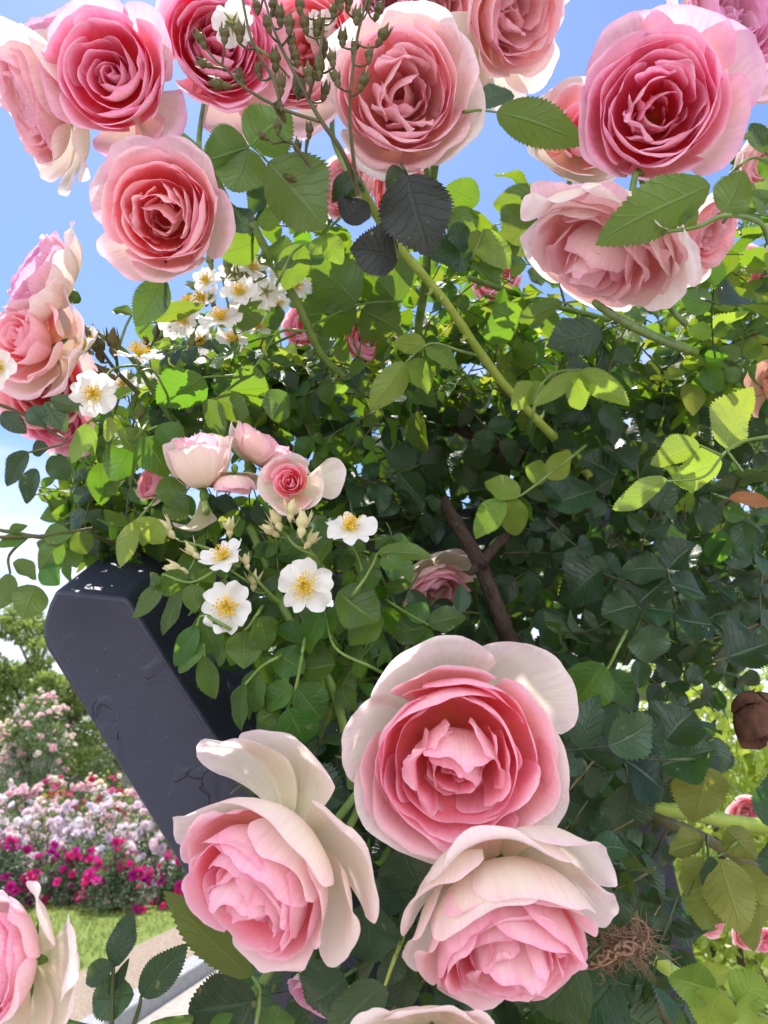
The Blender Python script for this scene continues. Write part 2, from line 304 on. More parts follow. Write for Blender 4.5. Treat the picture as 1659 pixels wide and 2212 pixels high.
FS=np.array([0,.2,.45,.7,.9,1.0]); FR=np.array([.07,.56,.92,1.02,1.0,.98]); FZ=np.array([0,.10,.40,.73,.93,1.0])
def _sp(x,xs,ys):                                # smooth interpolation
    d=np.gradient(ys,xs); i=np.clip(np.searchsorted(xs,x)-1,0,len(xs)-2)
    h=xs[i+1]-xs[i]; t=np.clip((x-xs[i])/h,0,1.0)
    return (2*t**3-3*t**2+1)*ys[i]+(t**3-2*t**2+t)*h*d[i]+(-2*t**3+3*t**2)*ys[i+1]+(t**3-t**2)*h*d[i+1]
def petal(mb, rng, th, rho, h, half, open_=0., curl=.2, ruff=.04, spiral=.06, flare=.0, tip=.22, off=(0,0,0), rnd=0., nu=19, nv=15, edge=.03, point=0., fold=0.):
    U,V=np.meshgrid(np.linspace(-1,1,nu),np.linspace(0,1,nv))
    p=rng.uniform(0,6.28,6)
    aU=np.abs(U)
    top=1-tip*aU**3.0+edge*(np.sin(4.3*U+p[0])+.7*np.sin(8.7*U+p[1])+.40*np.sin(17*U+p[5])+.25*np.sin(29*U+p[3]))+point*np.exp(-(U*4)**2)
    S=V*top; Sc=np.clip(S,0,1.0)
    r=rho*_sp(Sc,FS,FR); z=h*_sp(Sc,FS,FZ)+h*np.maximum(S-1,0)
    ang=th+half*U*(.72+.28*np.sin(np.clip(S*1.25,0,1)*np.pi/2))
    r=r*(1+spiral*U*S)
    er=sstep(.62,1.05,S)**1.4; eu=sstep(.55,1.0,aU)*Sc**1.3
    cu=curl*(1+.35*np.sin(2.1*U+p[2])+.3*np.sin(4.4*U+p[3]))
    r=r+rho*(flare*Sc**2+cu*(.30*er+.16*eu)); z=z-h*cu*(.30*er*er+.10*eu)
    w=Sc**2*(np.sin(2.6*U+p[3])*.6+np.sin(5.3*U+2*S+p[4])*.45+np.sin(10.5*U+p[5])*.2*Sc)
    r=r+rho*ruff*w; z=z+h*ruff*.5*Sc**2*np.sin(3.9*U+p[1])
    if fold: r=r-rho*fold*np.exp(-(U*3)**2)*Sc
    ct,st=math.cos(th),math.sin(th)
    x=r*np.cos(ang); y=r*np.sin(ang)
    rr=x*ct+y*st; tt=-x*st+y*ct
    co,so_=math.cos(open_),math.sin(open_)
    rr2=rr*co+z*so_; z2=-rr*so_+z*co
    X=rr2*ct-tt*st+off[0]; Y=rr2*st+tt*ct+off[1]; Z=z2+off[2]
    pts=np.stack([X,Y,Z],-1)
    mb.grid(pts, np.stack([U,V],-1).reshape(-1,2), rnd, flip=True)

INNER=[(84,.66,1.12,.66,-24,.35),(134,.64,1.0,.5,-14,.6),(38,.68,1.05,.5,-15,.4),(176,.66,.95,.6,-14,.7),(-8,.72,1.0,.7,-9,.4),(14,.64,.96,.6,-10,.5),(-50,.68,.80,.8,2,.3),(-112,.66,.70,1.0,6,.2),(215,.66,.86,.6,-8,.6),
       (70,.50,1.0,.85,-30,.25),(160,.44,.92,.9,-14,.5),(-30,.46,.84,.8,-10,.5),(-95,.46,.60,.9,2,.4),(235,.42,.74,.8,-8,.6)]
def rose_meshes(seed, style='cup', guards=(), full=1.0, fine=True, nguard=5, inner=INNER, hc=(0,-.06)):
    """petal sheets of one bloom in its own frame: axis +Z, cup radius 1, base at z=0"""
    rng=np.random.default_rng(seed); inn=MB(); out=MB()
    nu,nv=(29,17) if fine else (13,10)
    kw=dict(nu=nu,nv=nv); G=2.399
    # guard petals: (angle deg, length, half width rad, openness deg, curl)
    for (a,L,hw,op,cl,*rest) in guards:
        L=1+(L-1)*.62; op=op*.62
        petal(out,rng,rad(a),1.0*L,1.08*L,hw,rad(op),cl,.045,.04*rng.choice([-1,1]),.10,tip=.44,rnd=1.0,edge=.020,point=rest[0] if rest else 0,off=(0,0,-.06),**kw)
    th=rng.uniform(0,6.28)
    for k in range(nguard):
        th+=G*rng.uniform(.92,1.08)
        petal(out,rng,th,1.04*rng.uniform(.96,1.05),1.04*rng.uniform(.9,1.05),rng.uniform(.70,.86),rad(rng.uniform(2,9)),rng.uniform(.28,.5),.05,.05,.04,tip=.38,rnd=rng.uniform(.45,.75),edge=.024,**kw)
    if style in('cup','quartered'):
        rhos=np.linspace(1.0,.62,7) if style=='cup' else np.linspace(1.0,.55,8)
        for k,r_ in enumerate(rhos):
            nn=3 if k<6 else 2
            for j in range(nn):
                th+=G*rng.uniform(.85,1.15)
                petal(inn,rng,th,r_*rng.uniform(.93,1.05),(.98-.02*k)*rng.uniform(.82,1.09),rng.uniform(.7,1.2),rad(rng.uniform(-7,6)-.8*k),
                      rng.uniform(.10,.34),.045+.004*k,rng.uniform(.03,.10),.02,tip=rng.uniform(.18,.36),rnd=max(0,.34-.07*k)+rng.uniform(0,.05),edge=.035,**kw)
        for j in range(5):                       # tall inner petals leaning over the hollow
            petal(inn,rng,th+j*2.1+rng.uniform(-.4,.4),rng.uniform(.40,.54),rng.uniform(.72,.98),rng.uniform(.75,1.15),rad(rng.uniform(-14,4)),rng.uniform(.2,.6),.09,.06,.02,tip=.28,rnd=rng.uniform(0,.1),edge=.05,fold=rng.choice([0,0,.18]),**kw)
        # the crumpled heart: nested folds in a few fists
        nq=4 if style=='quartered' else 3
        q0=rng.uniform(0,6.28)
        for q in range(nq):
            qa=q0+q*6.283/nq+rng.uniform(-.25,.25); qr=rng.uniform(.20,.31)
            for j in range(3):
                petal(inn,rng,qa+rng.uniform(-.5,.5)+(np.pi if j%2 else 0),(.33-.065*j)*rng.uniform(.85,1.1),rng.uniform(.62,.86)-(.0 if style=='quartered' else .10),rng.uniform(.8,1.25),rad(rng.uniform(-8,14)),
                      rng.uniform(.3,.9),.16,.1,.05,tip=.3,off=(qr*math.cos(qa),qr*math.sin(qa),.02),rnd=rng.uniform(0,.08),edge=.06,**kw)
        for j in range(4):
            petal(inn,rng,rng.uniform(0,6.28),rng.uniform(.10,.22),rng.uniform(.55,.74),1.2,rad(rng.uniform(-5,20)),.6,.2,.1,.1,off=(rng.uniform(-.06,.06),rng.uniform(-.06,.06),0),rnd=.02,edge=.07,**kw)
    elif style=='hero':
        for k,r_ in enumerate(np.linspace(1.0,.80,4)):
            for j in range(3):
                th+=G*rng.uniform(.85,1.15)
                petal(inn,rng,th,r_*rng.uniform(.97,1.03),(1.0-.02*k)*rng.uniform(.9,1.05),rng.uniform(.85,1.25),rad(rng.uniform(-8,5)-k),
                      rng.uniform(.06,.46),.07,rng.uniform(.03,.09),.0,tip=rng.uniform(.2,.4),rnd=max(0,.34-.09*k)+rng.uniform(0,.05),edge=.03,**kw)
        for (a,r_,h_,hw,op,cu) in inner:
            petal(inn,rng,rad(a+rng.uniform(-6,6)),r_,h_,hw,rad(op),cu,.07,.05,.0,tip=rng.uniform(.22,.36),rnd=rng.uniform(.0,.12),edge=.05,fold=rng.choice([0,0,.12]),**kw)
        for j in range(8):
            qa=rng.uniform(0,6.28); qr=rng.uniform(.03,.20)
            petal(inn,rng,qa+rng.uniform(-.8,.8),rng.uniform(.16,.28),rng.uniform(.50,.76),rng.uniform(.8,1.2),rad(rng.uniform(-28,6)),rng.uniform(.3,.8),.18,.1,.05,tip=.3,
                  off=(hc[0]+qr*math.cos(qa),hc[1]+qr*math.sin(qa),.04),rnd=rng.uniform(0,.08),edge=.07,**kw)
    elif style=='spiral':
        for k,r_ in enumerate((1.0,.93,.86)):
            for j in range(3):
                th+=G*rng.uniform(.87,1.13)
                petal(inn,rng,th,r_*rng.uniform(.97,1.03),(.99-.02*k)*rng.uniform(.93,1.05),rng.uniform(.8,1.15),rad(rng.uniform(-4,3)-k),rng.uniform(.14,.36),.04,.08,.02,tip=.34,rnd=max(0,.34-.12*k)+rng.uniform(0,.04),edge=.028,**kw)
        m=13
        for k in range(m):
            t=k/(m-1); r_=.80-.68*t**.9
            th+=G*.62*rng.uniform(.93,1.07)
            petal(inn,rng,th,r_*rng.uniform(.94,1.06),(.95-.26*t)*rng.uniform(.90,1.07),rng.uniform(.95,1.15)+.35*t,rad(rng.uniform(-4,2)-6*t),rng.uniform(.10,.34)*(1-.4*t),.085,.20+.16*t,.0,tip=.30,
                  rnd=max(0,.12-.2*t)+rng.uniform(0,.04),edge=.03,**kw)
        for j in range(5):
            petal(inn,rng,j*2.4+rng.uniform(-.4,.4),rng.uniform(.30,.42)-.05*j,rng.uniform(.42,.60),rng.uniform(1.0,1.3),rad(rng.uniform(-14,4)),rng.uniform(.2,.5),.12,.1,.0,tip=.3,rnd=.02,edge=.05,**kw)
    elif style=='ball':
        for k in range(6):
            t=k/5; n_=5 if k<4 else 4
            for j in range(n_):
                th+=G*rng.uniform(.85,1.15)
                petal(inn,rng,th,(1.05-.62*t)*rng.uniform(.95,1.05),(.78+.50*t)*rng.uniform(.85,1.12),rng.uniform(.55,.8)+.25*t,rad(rng.uniform(2,16)-26*t),rng.uniform(.45,.9)*(1-.4*t),.06,.07,.04,tip=.36,rnd=rng.uniform(.2,.55)*(1-.6*t),edge=.04,point=rng.choice([0,0,.05]),**kw)
    elif style=='bud':
        m=14
        for k in range(m):
            t=k/(m-1); r_=.72-.62*t
            th+=G*.7
            petal(inn,rng,th,r_,1.25-.12*t,1.0+.3*t,rad(4-8*t),.30*(1-t*.6),.025,.14,.02,tip=.25,rnd=max(0,.45-.6*t),edge=.02,**kw)
    return out, inn

RS=.84
def calyx(parent, s):
    mb=MB(); z=np.linspace(-.62,-.06,7); r=np.array([.07,.15,.20,.19,.17,.15,.10])
    mb.tube(np.stack([0*z,0*z,z],1)*s, r*s, 10)
    for k in range(5):
        a=k*2*math.pi/5+.3; U,V=np.meshgrid(np.linspace(-1,1,5),np.linspace(0,1,8))
        w=.13*np.sin(np.clip(V*1.0+.12,0,1)*np.pi)**.7*(1-V*.6); rr=.2+.62*V; zz=-.02-.28*V+.25*V**3-.05*U*U*0
        X=rr*math.cos(a)-U*w*math.sin(a); Y=rr*math.sin(a)+U*w*math.cos(a)
        mb.grid(np.stack([X,Y,zz],-1)*s, np.stack([U,V],-1).reshape(-1,2))
    return mb.build("calyx",M_SEPAL,parent)
def rose(label, x, y, d, rpx, face, style='cup', mat="soft pink petal", seed=1, guards=(), roll=0., stem=None, group="pink and cream rose blooms", fine=True, nguard=5, name="rose", squash=1.0, **hk):
    """a bloom whose cup centre sits at picture point (x,y), distance d; rpx = cup radius in picture pixels"""
    rpx*=RS; s=rpx*d/FPX
    B=basis(C2W(face),roll); c=P(x,y,d)
    base=c-B[:,2]*s*.62*squash
    t=thing(name,label,"rose",base,group)
    Mt=Matrix(((*B[0],0),(*B[1],0),(*B[2],0),(0,0,0,1)))
    t.matrix_world=Matrix.Translation(base)@Mt
    o,i=rose_meshes(seed,style,guards,1.0,fine,nguard,**hk)
    for mb,nm in ((o,"guard_petal_whorl"),(i,"heart")):
        if not mb.v: continue
        mb.v=[vv*np.array([s,s,s*squash]) for vv in mb.v]; mb.build(nm,PAL[mat],t)
    calyx(t,s)
    if stem is not None:
        Bi=B.T
        pts=[np.array([0,0,-.55*s])]+[Bi@(P(*q)-base) for q in stem]
        L=np.linalg.norm(pts[1]-pts[0]); pts.insert(1,pts[0]+np.array([0,0,-min(.5*s,.35*L)]))
        sm=MB(); sm.tube(spline(pts,24),np.linspace(.0021,.0027,24),8); sm.build("stem",M_STEM,t)
    return t
# ------------------------------------------------------------------ leaves
M_LDARK=leaf_mat("dark rose leaf",(.022,.058,.027),(.055,.095,.04),(.13,.25,.02),.28,(.06,.115,.05),.34,.6)  # dark green leaf, with the shade of the foliage wall put into its colour
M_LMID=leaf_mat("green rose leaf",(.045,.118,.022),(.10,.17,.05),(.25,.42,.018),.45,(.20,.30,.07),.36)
M_LYOUNG=leaf_mat("young yellow green leaf",(.17,.28,.035),(.24,.34,.07),(.40,.53,.045),.5,(.34,.42,.08),.38,.2)
M_LOLIVE=leaf_mat("olive leaf",(.10,.13,.02),(.18,.21,.045),(.38,.42,.03),.45,(.26,.28,.07),.42,.2)
M_LBLACK=leaf_mat("blackish leaf",(.007,.011,.008),(.010,.014,.010),(.02,.03,.006),.10,(.016,.024,.016),.58,.3)  # near-black leaf copy, deep shade put into the colour
NT=None
LNU=np.array([-1,-.62,-.3,0,.3,.62,1.0]); LNV=27
def leaflet_pts(rng, ratio=.68, fold=.25, curl=.35, twist=.0, wav=.05, LNV=LNV, amp=.10):
    """a serrated rose leaflet of length 1 from the origin along +Y, upper face +Z"""
    t=np.linspace(0,1,LNV); w=(t**.62)*((1-t)**.92); w=w/w.max()*ratio*.5*(1+.12*np.sin(3*t))
    teeth=np.where(np.arange(LNV)%2==1,1+amp,1-amp*.45); teeth[0]=teeth[-1]=1; teeth[:3]=1
    U,T=np.meshgrid(LNU,t); Wd=np.repeat(w[:,None],len(LNU),1)
    edge=np.abs(U)>.99
    X=U*Wd*np.where(edge,teeth[:,None],1)
    Y=T+np.where(edge,(.022*(np.arange(LNV)%2))[:,None],0)*(T>.1)*(T<.97)
    p=rng.uniform(0,6.28,3)
    Z=np.abs(X)*math.tan(fold)+wav*ratio*np.abs(U)**1.5*np.sin(9*T+p[0])*np.sin(np.pi*T)-.018*np.abs(np.sin(8.5*np.pi*(T-.2*np.abs(U))))*np.abs(U)*np.sin(np.pi*T)
    X=X+.05*np.sin(2.5*T+p[1])*T
    th=curl*T; ca,sa=np.cos(th),np.sin(th)
    rr=1.0/max(abs(curl),1e-3)*np.sign(curl) if curl else 1
    if abs(curl)>1e-3: Yc=rr*np.sin(th)-Z*(-sa); Zc=rr*(np.cos(th)-1)+Z*ca; Yc=Yc+(Y-T)
    else: Yc=Y; Zc=Z
    if twist:
        a=twist*T; X,Zc=X*np.cos(a)-Zc*np.sin(a), X*np.sin(a)+Zc*np.cos(a)
    return np.stack([X,Yc,Zc],-1), np.stack([U,T],-1).reshape(-1,2)
_lr=np.random.default_rng(77)
LVAR=[leaflet_pts(_lr,_lr.uniform(.54,.74),_lr.uniform(.08,.50),_lr.uniform(.0,1.1),_lr.uniform(-.45,.45),_lr.uniform(.04,.11)) for _ in range(14)]
_gi=np.arange(LNV*len(LNU)).reshape(LNV,len(LNU))
LF=np.stack([_gi[:-1,:-1],_gi[:-1,1:],_gi[1:,1:],_gi[1:,:-1]],-1).reshape(-1,4)
_g2=np.arange(43*len(LNU)).reshape(43,len(LNU)); LF2=np.stack([_g2[:-1,:-1],_g2[:-1,1:],_g2[1:,1:],_g2[1:,:-1]],-1).reshape(-1,4)
def put_leaflet(mb, base, ydir, ndir, L, wscale, rnd, var):
    y=unit(ydir); z=unit(ndir-np.dot(ndir,y)*y); x=np.cross(y,z)
    pts,uv=LVAR[var%len(LVAR)]
    q=pts.reshape(-1,3)*np.array([L*wscale,L,L])
    mb.add(base+q[:,:1]*x+q[:,1:2]*y+q[:,2:]*z, LF, uv, rnd)

def compound(rng, n=5, L=.036):
    """compound leaf in its own frame: stalk along +Y, upper face +Z; returns leaflets MB and stalk MB"""
    lm=MB(); sm=MB(); k=(n-1)//2; S=L*(.75+.62*k)
    bend=rng.uniform(.1,.6); ys=np.linspace(0,1,8)
    path=np.stack([.05*S*np.sin(3*ys+rng.uniform(0,6)),S*ys,-bend*.3*S*ys**2],1)
    sm.tube(path,np.linspace(.0011,.0006,8),5)
    def at(t):
        i=min(int(t*7),6); f=t*7-i; return path[i]*(1-f)+path[i+1]*f
    for j in range(k):
        p=at((j+.75)/(k+.35)); sc=(.70+.22*j/max(k-1,1))*rng.uniform(.9,1.08)
        for s_ in (-1,1):
            a=rng.uniform(.95,1.3)*s_
            d=np.array([math.sin(a),math.cos(a),rng.uniform(-.35,.15)])
            put_leaflet(lm,p,d,np.array([rng.uniform(-.3,.3),rng.uniform(-.3,.2),1]),L*sc,rng.uniform(.9,1.12),rng.uniform(),rng.integers(14))
    put_leaflet(lm,path[-1],np.array([rng.uniform(-.2,.2),1,rng.uniform(-.5,0)]),np.array([rng.uniform(-.2,.2),0,1]),L*rng.uniform(1.0,1.15),1.0,rng.uniform(),rng.integers(14))
    return lm,sm

def spray(label, leaflets, stalks, mat, group="leaf sprays standing out from the bush", d=.6, stalk_mat=None, srad=.0012, seed=0, cat="leaf spray", name="leaf_spray", side=None, lift=.45):
    """leaflets: (base x, base y, tip x, tip y, width px[, distance, side, dtip]); stalks: lists of (x,y[,d])"""
    rng=np.random.default_rng(__import__("zlib").crc32(label.encode())%100000 if seed==0 else seed)
    f0=leaflets[0] if leaflets else stalks[0][0]
    root=P(*(stalks[0][0] if len(stalks[0][0])==3 else (*stalks[0][0],d))) if stalks else P(f0[0],f0[1],d)
    t=thing(name,label,cat,root,group)
    for q in leaflets:
        bx,by,tx,ty,w=q[:5]; dd=q[5] if len(q)>5 and q[5] else d; sd=q[6] if len(q)>6 else (side if side is not None else 1)
        dt=q[7] if len(q)>7 else rng.uniform(-.006,.008)
        b=P(bx,by,dd); e=P(tx,ty,dd+dt); y=e-b; L=np.linalg.norm(y)
        n=-FWD*sd*.8+np.array([0,0,1])*lift+RGT*rng.uniform(-.35,.35)
        yy=unit(y); n=n-np.dot(n,yy)*yy; n=unit(n)
        vis=max(abs(np.dot(n,FWD)),.45)
        ratio=(w*dd/FPX)/L/vis
        mb=MB()
        pts,uv=leaflet_pts(rng,min(ratio,1.3),rng.uniform(.08,.38),rng.uniform(.05,.6)*(1 if rng.uniform()<.85 else -1),rng.uniform(-.3,.3),.08,43,.075)
        x=np.cross(yy,n); qv=pts.reshape(-1,3)*L*1.04
        mb.add(qv[:,:1]*x+qv[:,1:2]*yy+qv[:,2:]*n+(b-root), LF2, uv, rng.uniform())
        mb.build("leaflet",mat,t)
    if stalks:
        sm=MB()
        for k,s_ in enumerate(stalks):
            pts=[P(*(p if len(p)==3 else (*p,d)))-root for p in s_]
            if k==0 and len(s_)>1:               # the stalk runs on into the bush behind
                a0,a1=s_[0],s_[1]; pts.insert(0,P(a0[0]+(a0[0]-a1[0])*.5,a0[1]+(a0[1]-a1[1])*.5,(a0[2] if len(a0)==3 else d)+.07)-root)
            m=max(8,5*len(pts)); sm.tube(spline(pts,m) if len(pts)>1 else pts,np.linspace(srad*(1.25 if k==0 else 1),srad*.7,m),6)
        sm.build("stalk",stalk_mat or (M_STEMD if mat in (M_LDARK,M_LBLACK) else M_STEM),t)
    return t

# ------------------------------------------------------------------ white single flowers, buds
def white_petal_mat():
    m,n,l=newmat("white single petal")
    uv=N(n,"ShaderNodeUVMap"); sp=N(n,"ShaderNodeSeparateXYZ"); l.new(uv.outputs[0],sp.inputs[0])
    c=ramp(n,l,sp.outputs[1],[(0,(.80,.72,.22)),(.16,(.85,.82,.68)),(.4,(.88,.86,.83)),(1,(.88,.85,.85))])
    mp=N(n,"ShaderNodeMapping"); mp.inputs["Scale"].default_value=(14,1.6,1); l.new(uv.outputs[0],mp.inputs[0])
    ns=N(n,"ShaderNodeTexNoise"); ns.inputs["Scale"].default_value=1.4; ns.inputs["Detail"].default_value=3; l.new(mp.outputs[0],ns.inputs["Vector"])
    bp=N(n,"ShaderNodeBump"); bp.inputs["Strength"].default_value=.3; bp.inputs["Distance"].default_value=.001; l.new(ns.outputs["Fac"],bp.inputs["Height"])
    pb=N(n,"ShaderNodeBsdfPrincipled"); pb.inputs["Roughness"].default_value=.5; pb.inputs["Specular IOR Level"].default_value=.25; l.new(c,pb.inputs["Base Color"]); l.new(bp.outputs[0],pb.inputs["Normal"])
    tr=N(n,"ShaderNodeBsdfTranslucent"); l.new(c,tr.inputs[0]); mx=N(n,"ShaderNodeMixShader"); mx.inputs[0].default_value=.42
    l.new(pb.outputs[0],mx.inputs[1]); l.new(tr.outputs[0],mx.inputs[2]); l.new(mx.outputs[0],N(n,"ShaderNodeOutputMaterial").inputs[0])
    return m
M_WPET=white_petal_mat()
M_FIL=plain_mat("stamen filament",(.85,.68,.05),(.88,.74,.12),.5,200,.1,.2)
M_ANTH=plain_mat("anther",(.85,.55,.04),(.70,.38,.03),.6,300,.1)
M_BUD=plain_mat("bud green",(.16,.20,.06),(.26,.28,.10),.5,160,.3,.15)
M_BUDD=plain_mat("bronze bud",(.070,.056,.014),(.125,.108,.030),.5,160,.3,.05)
M_BUDY=plain_mat("pale yellow bud petal",(.66,.60,.30),(.72,.66,.42),.5,160,.2,.3)

def flower_parts(seed, cup=.35, fine=True, drop=0):
    rng=np.random.default_rng(seed); co=MB(); st=MB(); an=MB(); ca=MB()
    for k in range(5):
        if k<drop: continue
        th=k*2*math.pi/5+rng.uniform(-.14,.14); U,V=np.meshgrid(np.linspace(-1,1,11),np.linspace(0,1,10))
        w=.54*rng.uniform(.86,1.08)*(V**.60)*np.sqrt(np.clip(1-(V*.84)**3.4,0,1))*1.12
        p=rng.uniform(0,6,4); L=rng.uniform(.92,1.06)
        top=1-.18*np.abs(U)**2.2-.12*np.exp(-(U*3.2)**2)*rng.uniform(.2,1.3)+.035*np.sin(5*U+p[0])
        S=V*top; r=.04+L*S; z=cup*rng.uniform(.3,1.25)*S**1.7-.10*S**4+.16*np.sin(2.3*U+p[1])*S**2+.07*np.sin(5*U+p[2]+3*S)*S**2+.07*U*U*S
        x=r; y=U*w*1.05
        X=x*math.cos(th)-y*math.sin(th); Y=x*math.sin(th)+y*math.cos(th)
        co.grid(np.stack([X,Y,z],-1),np.stack([U,V],-1).reshape(-1,2),rng.uniform())
    for k in range(84 if fine else 34):
        a=rng.uniform(0,6.28); L=rng.uniform(.26,.60); o=rng.uniform(.15,1.15)
        dv=np.array([math.cos(a)*math.sin(o),math.sin(a)*math.sin(o),math.cos(o)])
        b=np.array([.05*math.cos(a),.05*math.sin(a),.03]); e=b+dv*L; mid=(b+e)/2+np.array([0,0,.04])
        st.tube([b,mid,e],[.013,.011,.008],4,cap=False)
        s_=.030*rng.uniform(.8,1.3); ph=np.linspace(0,2*np.pi,6); ring=[]
        for zz,rr in ((-1,.15),(-.4,1),(.4,1),(1,.15)): ring.append(np.stack([np.cos(ph)*rr*s_,np.sin(ph)*rr*s_,np.full(6,zz*s_*.9)],1)+e)
        an.grid(np.array(ring))
    ph=np.linspace(0,2*np.pi,9); ring=[]
    for zz,rr in ((0,.02),(.06,.11),(.13,.09),(.17,.01)): ring.append(np.stack([np.cos(ph)*rr,np.sin(ph)*rr,np.full(9,zz)],1))
    st.grid(np.array(ring))
    z=np.linspace(-.34,0,6); r=np.array([.03,.08,.10,.09,.07,.08]); ca.tube(np.stack([0*z,0*z,z],1),r,8)
    for k in range(5):
        a=(k+.5)*2*math.pi/5; U,V=np.meshgrid(np.linspace(-1,1,3),np.linspace(0,1,6)); w=.085*(1-V)**.8; rr=.06+.5*V; zz=-.03-.1*V**2
        ca.grid(np.stack([rr*math.cos(a)-U*w*math.sin(a),rr*math.sin(a)+U*w*math.cos(a),zz],-1))
    return co,st,an,ca
def white_flower(label,x,y,d,rpx,face,seed,stem=None,roll=0.,cup=.35,drop=0,group="white single rose flowers"):
    s=rpx*d/FPX; B=basis(C2W(face),roll); c=P(x,y,d)
    t=thing("white_flower",label,"flower",c,group)
    t.matrix_world=Matrix.Translation(c)@Matrix(((*B[0],0),(*B[1],0),(*B[2],0),(0,0,0,1)))
    co,st,an,ca=flower_parts(seed,cup,rpx>28,drop)
    for mb,nm,mt in ((co,"corolla",M_WPET),(st,"stamens",M_FIL),(an,"anthers",M_ANTH),(ca,"calyx",M_BUD)):
        mb.v=[v*s for v in mb.v]
        o=mb.build(nm,mt,st_o if nm=="anthers" else t)
        if nm=="stamens": st_o=o
    if stem:
        e=stem[-1]; p0=stem[-2] if len(stem)>1 else (x,y); stem=list(stem)+[(e[0]+(e[0]-p0[0])*.6,e[1]+(e[1]-p0[1])*.6+12,(e[2] if len(e)==3 else d)+.09)]
        pts=[np.array([0,0,-.3*s])]+[B.T@(P(*(q if len(q)==3 else (*q,d)))-c) for q in stem]
        pts.insert(1,pts[0]+np.array([0,0,-min(.5*s,.3*np.linalg.norm(pts[1]-pts[0]))]))
        sm=MB(); sm.tube(spline(pts,16),np.linspace(.0009,.0012,16),6); sm.build("stem",M_STEM,t)
    return t
def bud_mesh(seed, kind):
    """urn-shaped bud along +Z, length about 1: hip, closed sepals with whiskery tips"""
    rng=np.random.default_rng(seed); mb=MB()
    z=np.array([-.50,-.40,-.26,-.12,0,.10,.22,.38,.54,.70,.86]); r=np.array([.06,.12,.20,.225,.18,.24,.32,.32,.23,.11,.02])
    ph=np.linspace(0,2*np.pi,13)
    ring=np.stack([r[:,None]*np.cos(ph)*(1+.06*np.cos(5*ph)*(z[:,None]>.05)),r[:,None]*np.sin(ph)*(1+.06*np.cos(5*ph)*(z[:,None]>.05)),np.repeat(z[:,None],13,1)],-1); mb.grid(ring)
    for k in range(5):
        a=k*2*math.pi/5+rng.uniform(-.2,.2); U,V=np.meshgrid(np.linspace(-1,1,4),np.linspace(0,1,7)); op=rng.uniform(.0,.30) if kind!='open' else rng.uniform(.25,.7)
        w=.15*(1-V)**.7+.012; rr=.20+.15*np.sin(V*np.pi*.9)*(1-V*.6)-.12*V+op*V**1.5; zz=.04+.95*V*(1-.25*op)
        mb.grid(np.stack([rr*np.cos(a+0*U)-U*w*math.sin(a),rr*np.sin(a)+U*w*math.cos(a),zz],-1))
    return mb
BUDS={}
def _bud_data(kind):
    if kind not in BUDS:
        BUDS[kind]=[]
        for k in range(4):
            mb=bud_mesh(40+k,kind); me=mesh_np("bud",np.concatenate(mb.v),np.concatenate(mb.f),np.concatenate(mb.uv),np.concatenate(mb.a))
            me.materials.append({'dark':M_BUDD,'green':M_BUD,'open':M_BUDY}[kind]); BUDS[kind].append(me)
    return BUDS[kind]
def bud_spray(label, branches, buds, d, kind='green', size=34, sm_mat=None, srad=.0013, seed=1, group="sprays of closed rose buds"):
    """branches: main stems as pixel paths; buds: (x,y[,dirx,diry]) ; every bud gets a stalk to the nearest branch point"""
    rng=np.random.default_rng(seed); b0=branches[0][0]; root=P(*(b0 if len(b0)==3 else (*b0,d)))
    t=thing("bud_spray",label,"bud spray",root,group); sm=MB(); allp=[]
    for k,br in enumerate(branches):
        pts=spline([P(*(p if len(p)==3 else (*p,d))) for p in br],8*len(br)); n_=len(pts); allp+=list(pts[n_//5:])
        sm.tube(pts-root,np.linspace(srad*(1.7 if k==0 else 1.2),srad*.75,n_),7)
    allp=np.array(allp)
    me=_bud_data(kind)
    for q in buds:
        c=P(q[0],q[1],d+rng.uniform(-.012,.012)); s=size*rng.uniform(.85,1.15)*d/FPX
        dist=np.linalg.norm(allp-c,axis=1)+ .7*np.maximum(0,(allp-c)@UPV)+.0
        ok=np.argsort(np.abs(dist-.012 if len(q)<5 else dist))[0]; a=allp[ok]
        ax=unit(C2W((q[2],q[3],rng.uniform(-.2,.3)))) if len(q)>=4 else unit(unit(c-a)*1.0+UPV*.55+rng.normal(0,.12,3))
        bs=c-ax*s*.45
        sm.tube(spline([a,(a+bs)/2+UPV*.15*np.linalg.norm(bs-a)*0-ax*.12*np.linalg.norm(bs-a),bs],9)-root,np.linspace(srad*.75,srad*.6,9),6)
        o=link("bud",me[rng.integers(4)],t); Bm=basis(ax,rng.uniform(0,6))*s
        o.matrix_local=Matrix(((*Bm[0],(c-root)[0]),(*Bm[1],(c-root)[1]),(*Bm[2],(c-root)[2]),(0,0,0,1)))
    sm.build("stalks",sm_mat or M_STEM,t)
    return t
# ------------------------------------------------------------------ setting: ground, lawn, path, kerb
def G(x,y,z=0.0):
    r=FWD+RGT*((x-CX)/FPX)+UPV*((CY-y)/FPX); return CAM+r*((z-CAM[2])/r[2])
def ground_mat(name,c1,c2,scale,bump,dist,rough=.9,sc2=None):
    return plain_mat(name,c1,c2,rough,scale,bump,0,.2,dist)
def sheet(name,x0,y0,x1,y1,z,mat,n=2):
    X,Y=np.meshgrid(np.linspace(x0,x1,n),np.linspace(y0,y1,n)); mb=MB(); mb.grid(np.stack([X,Y,np.full_like(X,z)],-1),np.stack([X,Y],-1).reshape(-1,2))
    return tag(mb.build(name,mat),kind="structure")
sheet("ground",-400,-200,400,900,0.0,ground_mat("dry earth",(.20,.16,.11),(.30,.25,.18),3,.3,.02))
sheet("lawn",-30,6.4,8,9.3,0.010,ground_mat("lawn ground",(.11,.16,.03),(.17,.21,.05),5,.5,.03))
